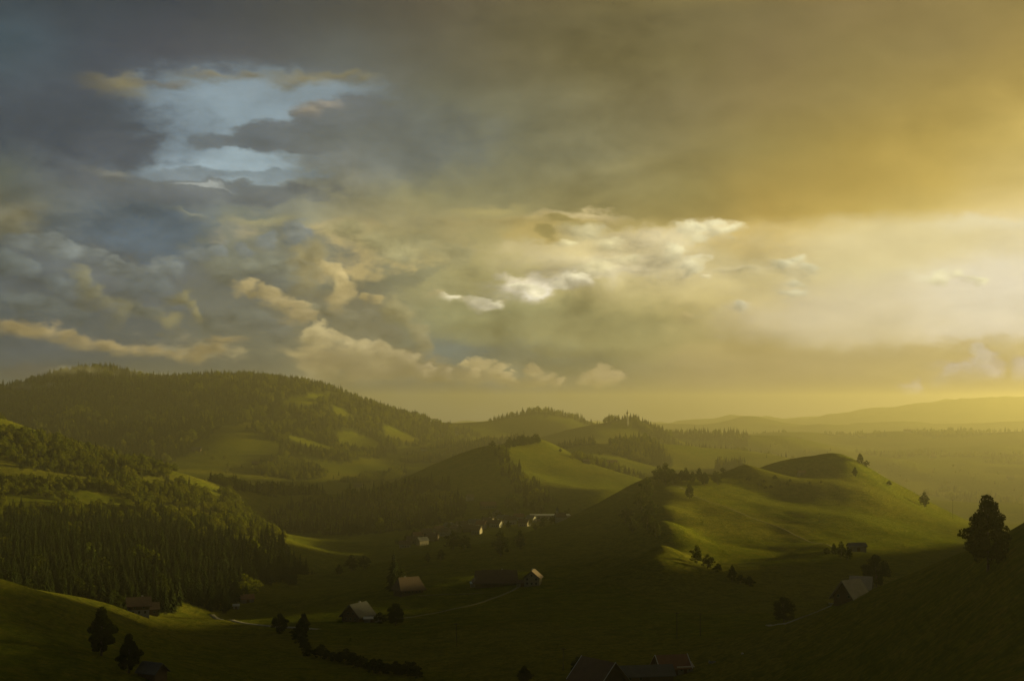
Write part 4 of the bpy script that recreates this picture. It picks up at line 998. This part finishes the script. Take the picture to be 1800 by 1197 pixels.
def window_on(parent, side, u, z, ww, hh, l, w, frame='render_white'):
    """window proud of a wall: side 'f' front (-y), 'b' back, 'l' / 'r' gable ends"""
    out = {'f': (0, -1), 'b': (0, 1), 'l': (-1, 0), 'r': (1, 0)}[side]
    def slab(hw, hh2, d0, d1):
        if out[0] == 0:
            y0, y1 = sorted((out[1] * (w / 2 + d0), out[1] * (w / 2 + d1))); return box_vf(u - hw, u + hw, y0, y1, z - hh2, z + hh2)
        x0, x1 = sorted((out[0] * (l / 2 + d0), out[0] * (l / 2 + d1))); return box_vf(x0, x1, u - hw, u + hw, z - hh2, z + hh2)
    f = part('window', slab(ww / 2 + .12, hh / 2 + .12, -.05, .05), frame, parent)
    part('pane', slab(ww / 2, hh / 2, -.02, .065), 'window_glass', f)
def house(name, label, pos, rz, l, w, h, rise, wall='render_white', roof='brown_tile', over=0.9, hip=0.0, upper=None, windows=(), door=None, chimney=None, group=None, cat='house', verge=None):
    e = root(name, label, cat, pos, rz, group)
    part('wall', gable_body(l, w, h, rise), wall, e)
    if upper:            # boarded upper storey set proud of the rendered wall below
        mt, z1 = upper; V, Fc = gable_body(l + .16, w + .16, h - .02, rise, z1); part('upper_wall', (V, Fc), mt, e)
    r = part('roof', roof_vf(l, w, h, rise, over, hip=hip), roof, e)
    if verge:            # boards along the roof's gable edges, coloured pale to imitate glancing sunlight
        a = l / 2 + over; k = rise / (w / 2); e2 = w / 2 + over
        for sx in ((-a, -a + .35), (a - .35, a)):
            V = []
            for x_ in sx:
                for dz in (.35, .47): V += [(x_, -e2, h - over * k + dz), (x_, 0, h + rise + dz), (x_, e2, h - over * k + dz)]
            part('sunlit_verge', (V, [(3, 9, 10, 4), (4, 10, 11, 5), (0, 1, 7, 6), (1, 2, 8, 7), (0, 3, 4, 1), (1, 4, 5, 2), (6, 7, 10, 9), (7, 8, 11, 10)]), verge, r)
    if chimney: cx, cyy, ch = chimney; part('chimney', box_vf(cx - .45, cx + .45, cyy - .45, cyy + .45, h, h + rise + ch), 'stone_grey', r)
    for (sd, u, z, ww, hh) in windows: window_on(e, sd, u, z, ww, hh, l + (.16 if upper and z > upper[1] else 0), w + (.16 if upper and z > upper[1] else 0), 'grey_timber' if wall == 'dark_timber' else 'render_white')
    if door: 
        sd, u, ww, hh = door
        if sd == 'f': part('door', box_vf(u - ww / 2, u + ww / 2, -w / 2 - .07, -w / 2 + .05, -.2, hh), 'door_wood', e)
        if sd == 'l': part('door', box_vf(-l / 2 - .07, -l / 2 + .05, u - ww / 2, u + ww / 2, -.2, hh), 'door_wood', e)
        if sd == 'r': part('door', box_vf(l / 2 - .05, l / 2 + .07, u - ww / 2, u + ww / 2, -.2, hh), 'door_wood', e)
    return e
def at(px, py, dmin=30): return hit(px, py, dmin)[0]

# left farmhouse by the wood
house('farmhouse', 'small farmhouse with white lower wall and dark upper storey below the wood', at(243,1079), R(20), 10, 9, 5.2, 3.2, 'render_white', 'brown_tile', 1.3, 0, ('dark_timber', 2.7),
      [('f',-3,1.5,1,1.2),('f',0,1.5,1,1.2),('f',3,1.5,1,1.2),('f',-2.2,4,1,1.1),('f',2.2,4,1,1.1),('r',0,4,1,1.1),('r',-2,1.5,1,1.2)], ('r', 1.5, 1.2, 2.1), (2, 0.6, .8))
house('barn_annex', 'dark timber annex right of the small white farmhouse', at(263,1080), R(20), 8, 7, 3.6, 2.6, 'dark_timber', 'brown_tile', 1.0, 0, None, [('f',-2,1.7,.9,.9),('f',2,1.7,.9,.9)], ('f', 0, 2.2, 2.4), cat='barn')
house('shed', 'low dark shed left of the small white farmhouse', at(220,1070), R(14), 6, 4.5, 2.2, 1.5, 'dark_timber', 'brown_tile', .6, cat='shed', door=('f', 0, 1.4, 1.9))
house('hut', 'dark timber hut at the bottom edge beside the dim tree', at(268,1193), R(-28), 7.5, 6, 2.8, 2.6, 'dark_timber', 'grey_tile', .8, cat='hut', door=('f', 0, 1.6, 2.0))
# road bend barn
house('barn', 'small barn with reddish roof on the meadow edge above the road bend', at(434,1058), R(25), 8, 6, 2.6, 2.4, 'grey_timber', 'red_tile', .8, cat='barn', door=('f', 0, 2, 2.2))
house('hut', 'tiny pale hut beside the road bend', at(415,1069), R(10), 4, 3, 1.8, .9, 'render_white', 'pale_metal', .4, cat='hut', door=('f', 0, 1, 1.7))
# gabled farmhouse in the meadow
house('farmhouse', 'timber farmhouse with grey gabled roof alone in the middle meadow', at(629,1090), R(62), 14, 11, 3.6, 5.6, 'dark_timber', 'grey_tile', 1.4, 0, None,
      [('l',-3,1.8,1,1.1),('l',0,1.8,1,1.1),('l',3,1.8,1,1.1),('l',-1.6,4.6,1,1),('l',1.6,4.6,1,1),('f',-3,1.8,1,1.1),('f',2,1.8,1,1.1)], None, (3, 1, .8))
house('shed', 'low pale-roofed lean-to right of the gabled farmhouse', at(655,1093), R(5), 9, 4, 2.0, .7, 'grey_timber', 'pale_metal', .5, cat='shed', door=('f', 0, 2.4, 1.8))
house('farmhouse', 'dark farmhouse half hidden beside the big spruce', at(718,1043), R(30), 15, 12, 4, 6.2, 'dark_timber', 'brown_tile', 1.6, 2.0, None,
      [('f',-5,1.8,1.1,1.1),('f',-2.5,1.8,1.1,1.1),('f',0,1.8,1.1,1.1),('f',2.5,1.8,1.1,1.1),('f',5,1.8,1.1,1.1)], ('l', 0, 1.3, 2.1), (-2, 1, .7))
# big farm
house('farmhouse', 'long farmhouse with broad dark hipped roof in the middle of the picture', at(872,1028), R(6), 27, 12, 3.4, 6, 'dark_timber', 'brown_tile', 1.8, 6, None,
      [('f',-9+2.4*i,1.8,1.2,1.2) for i in range(9)], ('f', -11.4, 1.4, 2.2), (4, 1.2, .6))
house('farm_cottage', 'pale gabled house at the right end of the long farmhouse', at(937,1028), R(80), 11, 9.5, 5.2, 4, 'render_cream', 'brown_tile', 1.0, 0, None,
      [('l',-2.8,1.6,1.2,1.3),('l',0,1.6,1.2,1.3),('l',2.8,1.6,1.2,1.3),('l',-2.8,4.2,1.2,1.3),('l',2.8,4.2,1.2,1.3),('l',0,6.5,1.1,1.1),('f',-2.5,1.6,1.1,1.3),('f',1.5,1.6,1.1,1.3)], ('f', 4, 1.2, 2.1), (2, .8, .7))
house('shed', 'low pale blue shed in front of the long farmhouse', at(842,1030), R(4), 11, 4.5, 1.9, .7, 'render_white', 'blue_sheet', .4, cat='shed', door=('f', 3, 2.2, 1.7))
house('garage', 'small cream garage between the long farmhouse and the pale house', at(918,1030), R(6), 6.5, 6, 2.4, 1.4, 'render_cream', 'brown_tile', .6, cat='garage', door=('f', 0, 2.6, 2.1))
# barns at the bottom edge
house('barn', 'big gabled barn with verge painted as sunlit at the bottom edge of the picture', at(1052,1205), R(-52), 16, 12, 3.2, 6.2, 'dark_timber', 'brown_tile', 1.6, cat='barn', windows=[('l',-3,2,1,1),('l',3,2,1,1)], door=('l', 0, 3, 3), verge='pale_metal')
house('barn', 'long low barn between the two gabled roofs at the bottom edge', at(1135,1196), R(10), 19, 8, 2.8, 2.8, 'dark_timber', 'grey_tile', 1.0, cat='barn', windows=[('f',-7,1.6,1,1),('f',-3,1.6,1,1)], door=('f', 2, 3, 2.6))
house('barn', 'red-roofed barn at the right end of the bottom-edge farm', at(1180,1182), R(14), 11, 8.5, 3.0, 3.6, 'dark_timber', 'red_tile', 1.2, cat='barn', windows=[('f',-4,1.7,1,1)], door=('f', 1, 3, 2.8), verge='pale_metal')
house('shed', 'pale timber shed leaning on the red-roofed barn', at(1200,1180), R(14), 6, 6, 2.2, 1.2, 'grey_timber', 'weathered_shingle', .5, cat='shed', windows=[('f',-1.6,1.3,.8,.8),('f',1.6,1.3,.8,.8)], door=('f', 0, 1.2, 1.9))
# barn under the near hill
house('barn', 'steep-roofed barn with pale weathered shingles behind the near hill', at(1496,1053), R(40), 9.5, 9.5, 1.6, 5.8, 'dark_timber', 'weathered_shingle', 1.3, cat='barn', windows=[('l',-2.5,1.6,1,.9),('l',2.5,1.6,1,.9)], door=('l', 0, 2.6, 2.0))
house('barn_wing', 'lower pale-roofed wing between the steep barn and the round tree', at(1514,1042), R(-20), 7, 7, 2.6, 3.8, 'dark_timber', 'weathered_shingle', 1.0, cat='barn', windows=[('f',0,1.6,1,.9)])
# knoll
house('hut', 'dim grey barn on the knoll face right of four trees', at(1506,968,900), R(8), 12, 7, 3.6, 2.2, 'grey_timber', 'grey_tile', .8, cat='barn', door=('f', 0, 2.4, 2.6))
house('hut', 'small pinkish hut on the left shoulder of the knoll summit', at(1409,834,1200), R(12), 7, 5, 2.2, 1.8, 'grey_timber', 'red_tile', .6, cat='hut')
# far farms
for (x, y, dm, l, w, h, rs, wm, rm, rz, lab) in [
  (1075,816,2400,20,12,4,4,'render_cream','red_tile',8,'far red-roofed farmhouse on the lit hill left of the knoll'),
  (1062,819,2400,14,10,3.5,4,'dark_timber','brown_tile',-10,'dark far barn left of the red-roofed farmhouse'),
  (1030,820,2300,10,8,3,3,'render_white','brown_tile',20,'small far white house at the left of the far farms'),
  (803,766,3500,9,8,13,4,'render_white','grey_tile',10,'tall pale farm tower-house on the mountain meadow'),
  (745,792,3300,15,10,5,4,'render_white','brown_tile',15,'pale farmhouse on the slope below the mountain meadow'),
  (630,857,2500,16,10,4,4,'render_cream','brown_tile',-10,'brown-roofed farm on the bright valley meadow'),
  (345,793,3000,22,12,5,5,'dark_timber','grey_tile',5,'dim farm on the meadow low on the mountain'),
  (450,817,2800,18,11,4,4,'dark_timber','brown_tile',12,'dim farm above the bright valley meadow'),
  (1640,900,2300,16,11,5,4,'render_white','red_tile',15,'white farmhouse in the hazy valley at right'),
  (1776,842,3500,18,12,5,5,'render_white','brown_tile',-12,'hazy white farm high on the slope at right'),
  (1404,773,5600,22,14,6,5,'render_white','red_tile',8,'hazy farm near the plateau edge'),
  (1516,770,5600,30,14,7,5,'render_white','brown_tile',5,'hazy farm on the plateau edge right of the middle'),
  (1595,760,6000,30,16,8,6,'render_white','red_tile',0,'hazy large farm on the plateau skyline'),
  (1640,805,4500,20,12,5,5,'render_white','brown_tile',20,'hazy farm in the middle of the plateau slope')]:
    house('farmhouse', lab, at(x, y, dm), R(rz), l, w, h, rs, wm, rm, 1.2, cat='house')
# village
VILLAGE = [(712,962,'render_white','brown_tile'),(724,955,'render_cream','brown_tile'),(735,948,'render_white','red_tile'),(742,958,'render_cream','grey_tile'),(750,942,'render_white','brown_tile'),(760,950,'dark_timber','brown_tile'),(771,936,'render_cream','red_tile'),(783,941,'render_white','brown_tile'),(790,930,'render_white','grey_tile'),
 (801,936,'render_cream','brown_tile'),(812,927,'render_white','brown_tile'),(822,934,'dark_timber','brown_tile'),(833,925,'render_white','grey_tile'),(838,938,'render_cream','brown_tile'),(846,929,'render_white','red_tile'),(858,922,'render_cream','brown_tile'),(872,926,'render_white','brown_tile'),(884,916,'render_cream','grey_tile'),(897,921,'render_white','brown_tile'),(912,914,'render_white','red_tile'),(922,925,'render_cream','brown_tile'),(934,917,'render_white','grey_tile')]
WHERE = ['at the lower left end of the village', 'just above the lowest house of the village']
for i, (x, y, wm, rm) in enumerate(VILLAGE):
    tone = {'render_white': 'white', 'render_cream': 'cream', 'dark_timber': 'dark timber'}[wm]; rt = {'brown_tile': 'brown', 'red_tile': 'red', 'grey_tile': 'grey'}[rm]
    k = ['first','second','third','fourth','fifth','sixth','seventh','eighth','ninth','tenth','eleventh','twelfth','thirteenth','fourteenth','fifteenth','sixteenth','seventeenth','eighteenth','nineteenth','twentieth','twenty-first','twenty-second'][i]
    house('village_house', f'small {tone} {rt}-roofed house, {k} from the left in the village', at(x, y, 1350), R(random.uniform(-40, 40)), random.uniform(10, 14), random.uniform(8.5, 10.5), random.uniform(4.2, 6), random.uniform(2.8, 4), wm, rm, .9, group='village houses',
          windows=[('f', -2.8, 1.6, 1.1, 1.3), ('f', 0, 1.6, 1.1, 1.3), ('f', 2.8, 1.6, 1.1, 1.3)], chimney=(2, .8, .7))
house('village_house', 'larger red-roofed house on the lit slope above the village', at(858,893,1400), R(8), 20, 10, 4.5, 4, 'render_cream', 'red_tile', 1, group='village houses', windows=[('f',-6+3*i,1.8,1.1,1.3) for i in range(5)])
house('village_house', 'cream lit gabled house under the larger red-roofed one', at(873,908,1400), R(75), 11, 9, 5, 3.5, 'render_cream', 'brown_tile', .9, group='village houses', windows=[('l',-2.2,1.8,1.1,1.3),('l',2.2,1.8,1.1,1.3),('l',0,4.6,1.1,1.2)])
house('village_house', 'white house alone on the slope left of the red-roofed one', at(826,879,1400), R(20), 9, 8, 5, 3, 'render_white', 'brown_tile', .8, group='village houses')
# long pale hall
def hall():
    e = root('factory_hall', 'long pale flat-roofed hall at the right end of the village', 'hall', at(967,914,1400), R(4))
    part('wall', box_vf(-24, 24, -9, 9, -3, 6.2), 'render_cream', e)
    part('roof', box_vf(-24.6, 24.6, -9.6, 9.6, 6.2, 6.9), 'pale_metal', e)
    for i in range(9): window_on(e, 'f', -20 + 5 * i, 3.6, 3.2, 1.6, 48, 18)
    part('extension', box_vf(4, 24, -14, -9.05, -3, 4.2), 'render_white', e)
    part('extension_roof', box_vf(3.6, 24.4, -14.4, -9.65, 4.2, 4.7), 'grey_tile', e)
hall()
def chapel():
    e = root('chapel', 'small white chapel with pointed turret right of the hall', 'chapel', at(985,920,1400), R(15))
    part('wall', gable_body(10, 6.5, 5, 3.6), 'render_white', e); part('roof', roof_vf(10, 6.5, 5, 3.6, .5), 'brown_tile', e)
    t_ = part('turret', box_vf(-4.4, -2.4, -1, 1, 6.5, 11), 'render_white', e)
    part('spire', ([(-4.7, -1.3, 11), (-2.1, -1.3, 11), (-2.1, 1.3, 11), (-4.7, 1.3, 11), (-3.4, 0, 15.5)], [(0, 1, 4), (1, 2, 4), (2, 3, 4), (3, 0, 4), (0, 3, 2, 1)]), 'grey_tile', t_)
chapel()
# tower on the far hill
def far_tower():
    p, dd = hit(1103, 748, 3600)
    e = root('lookout_tower', 'tiny dark tower standing on the far wooded hilltop', 'tower', p)
    part('shaft', tube([(0, 0, -4), (0, 0, 14), (0, 0, 34)], [2.8, 2.3, 2.0], 10), 'stone_grey', e)
    part('gallery', tube([(0, 0, 34), (0, 0, 35), (0, 0, 38)], [2.1, 3.1, 3.0], 10), 'dark_timber', e)
    part('spire', tube([(0, 0, 38), (0, 0, 41), (0, 0, 48)], [3.2, 1.4, .1], 10), 'grey_tile', e)
far_tower()
# poles
def pole(px, py, hpx, label, dmin=30, arm=True):
    p, dd = hit(px, py, dmin); h = hpx * dd / F
    e = root('utility_pole', label, 'pole', p, R(random.uniform(-30, 30)))
    part('post', tube([(0, 0, -.5), (0, 0, h * .5), (0, 0, h)], [.17, .14, .11], 7), 'pole_wood', e)
    part('crossarm', box_vf(-1.1, 1.1, -.09, .09, h - .75, h - .57), 'pole_wood', e)
    for x in (-.9, .9): part('insulator', tube([(x, 0, h - .57), (x, 0, h - .3)], [.06, .04], 6), 'render_white', e)
pole(1675, 912, 32, 'thin wooden pole on the right skyline of the knoll', 1150)
pole(1190, 1122, 46, 'thin pole left of its twin in the dark foreground meadow')
pole(1231, 1118, 40, 'thin pole right of its twin in the dark foreground meadow')
pole(802, 1135, 40, 'thin pole in the middle of the foreground meadow')
pole(990, 1178, 40, 'thin pole by the bottom edge left of the big gabled barn')
pole(1440, 918, 16, 'thin pole on the knoll face above the trees', 1000)
# tracks and roads
def ribbon(name, pix, width, mat='road_gravel', dmin=30, lift=.12):
    P = [hit(x, y, dmin)[0] for x, y in pix]
    Q = []
    for a, b in zip(P[:-1], P[1:]):
        n = max(2, int((b - a).length / 4)); Q += [a.lerp(b, i / n) for i in range(n)]
    Q.append(P[-1]); xy = np.array([(q.x, q.y) for q in Q])
    for _ in range(12): xy[1:-1] = (xy[:-2] + xy[1:-1] * 2 + xy[2:]) / 4
    tg = np.gradient(xy, axis=0); tg /= np.maximum(np.linalg.norm(tg, axis=1), 1e-6)[:, None]; nr = np.stack([-tg[:, 1], tg[:, 0]], 1)
    off = np.array([-.5, -.45, 0, .45, .5]) * width; dz = np.array([-.3, lift, lift + .05, lift, -.3])
    V = []
    for k in range(len(xy)):
        p = xy[k][None] + nr[k][None] * off[:, None]; z = height(p[:, 0], p[:, 1]) + dz; z[1:4] = np.maximum(z[1:4], z[1:4].mean())
        V += [(p[i, 0], p[i, 1], z[i]) for i in range(5)]
    Fc = [(k * 5 + i, (k + 1) * 5 + i, (k + 1) * 5 + i + 1, k * 5 + i + 1) for k in range(len(xy) - 1) for i in range(4)]
    o = bpy.data.objects.new(name, mesh_from(name, V, Fc, [mat], smooth=True)); COL.objects.link(o); o['kind'] = 'structure'
ribbon('road', [(372,1080),(385,1088),(410,1093),(440,1097),(460,1099),(500,1102),(560,1106)], 4.0)
ribbon('path', [(660,1092),(700,1088),(760,1078),(820,1066),(880,1048),(905,1036),(912,1031)], 2.2, 'worn_track')
ribbon('path', [(735,1047),(760,1046),(790,1044),(850,1042)], 2.2, 'worn_track')
ribbon('path', [(1350,1098),(1372,1096),(1400,1090),(1440,1076),(1462,1064)], 2.6)
ribbon('path', [(1185,852),(1240,880),(1310,905),(1380,930),(1440,955),(1480,972)], 1.2, 'worn_track', 950, .05)
# small pale things by the barns
def trough(px, py, label):
    e = root('water_trough', label, 'trough', at(px, py), R(random.uniform(-40, 40)))
    part('basin', join(box_vf(-1.3, 1.3, -.5, -.38, 0, .7), box_vf(-1.3, 1.3, .38, .5, 0, .7), box_vf(-1.3, -1.18, -.38, .38, 0, .7), box_vf(1.18, 1.3, -.38, .38, 0, .7), box_vf(-1.18, 1.18, -.38, .38, 0, .3)), 'render_white', e)
    part('spout', tube([(-1.1, .45, 0), (-1.1, .45, 1.2), (-1.1, .1, 1.25)], [.07, .06, .04], 6), 'stone_grey', e)
trough(1252, 1165, 'pale water trough on the grass right of the bottom-edge farm')
trough(1461, 1062, 'pale water trough at the corner of the steep-roofed barn')
def stones(px, py, label):
    r = random.Random(px); bm = bmesh.new(); bmesh.ops.create_icosphere(bm, subdivisions=2, radius=.6)
    for v in bm.verts: v.co *= r.uniform(.75, 1.15); v.co.z *= .7
    me = bpy.data.meshes.new('boulder'); bm.to_mesh(me); bm.free(); me.materials.append(MAT['stone_grey'])
    o = bpy.data.objects.new('boulder', me); COL.objects.link(o); o.location = at(px, py) + Vector((0, 0, .2)); set_props(o, label, 'boulder')
stones(1305, 1149, 'small pale boulder on the dark meadow above the trough')
print('objects', round(time.time() - T0, 1))
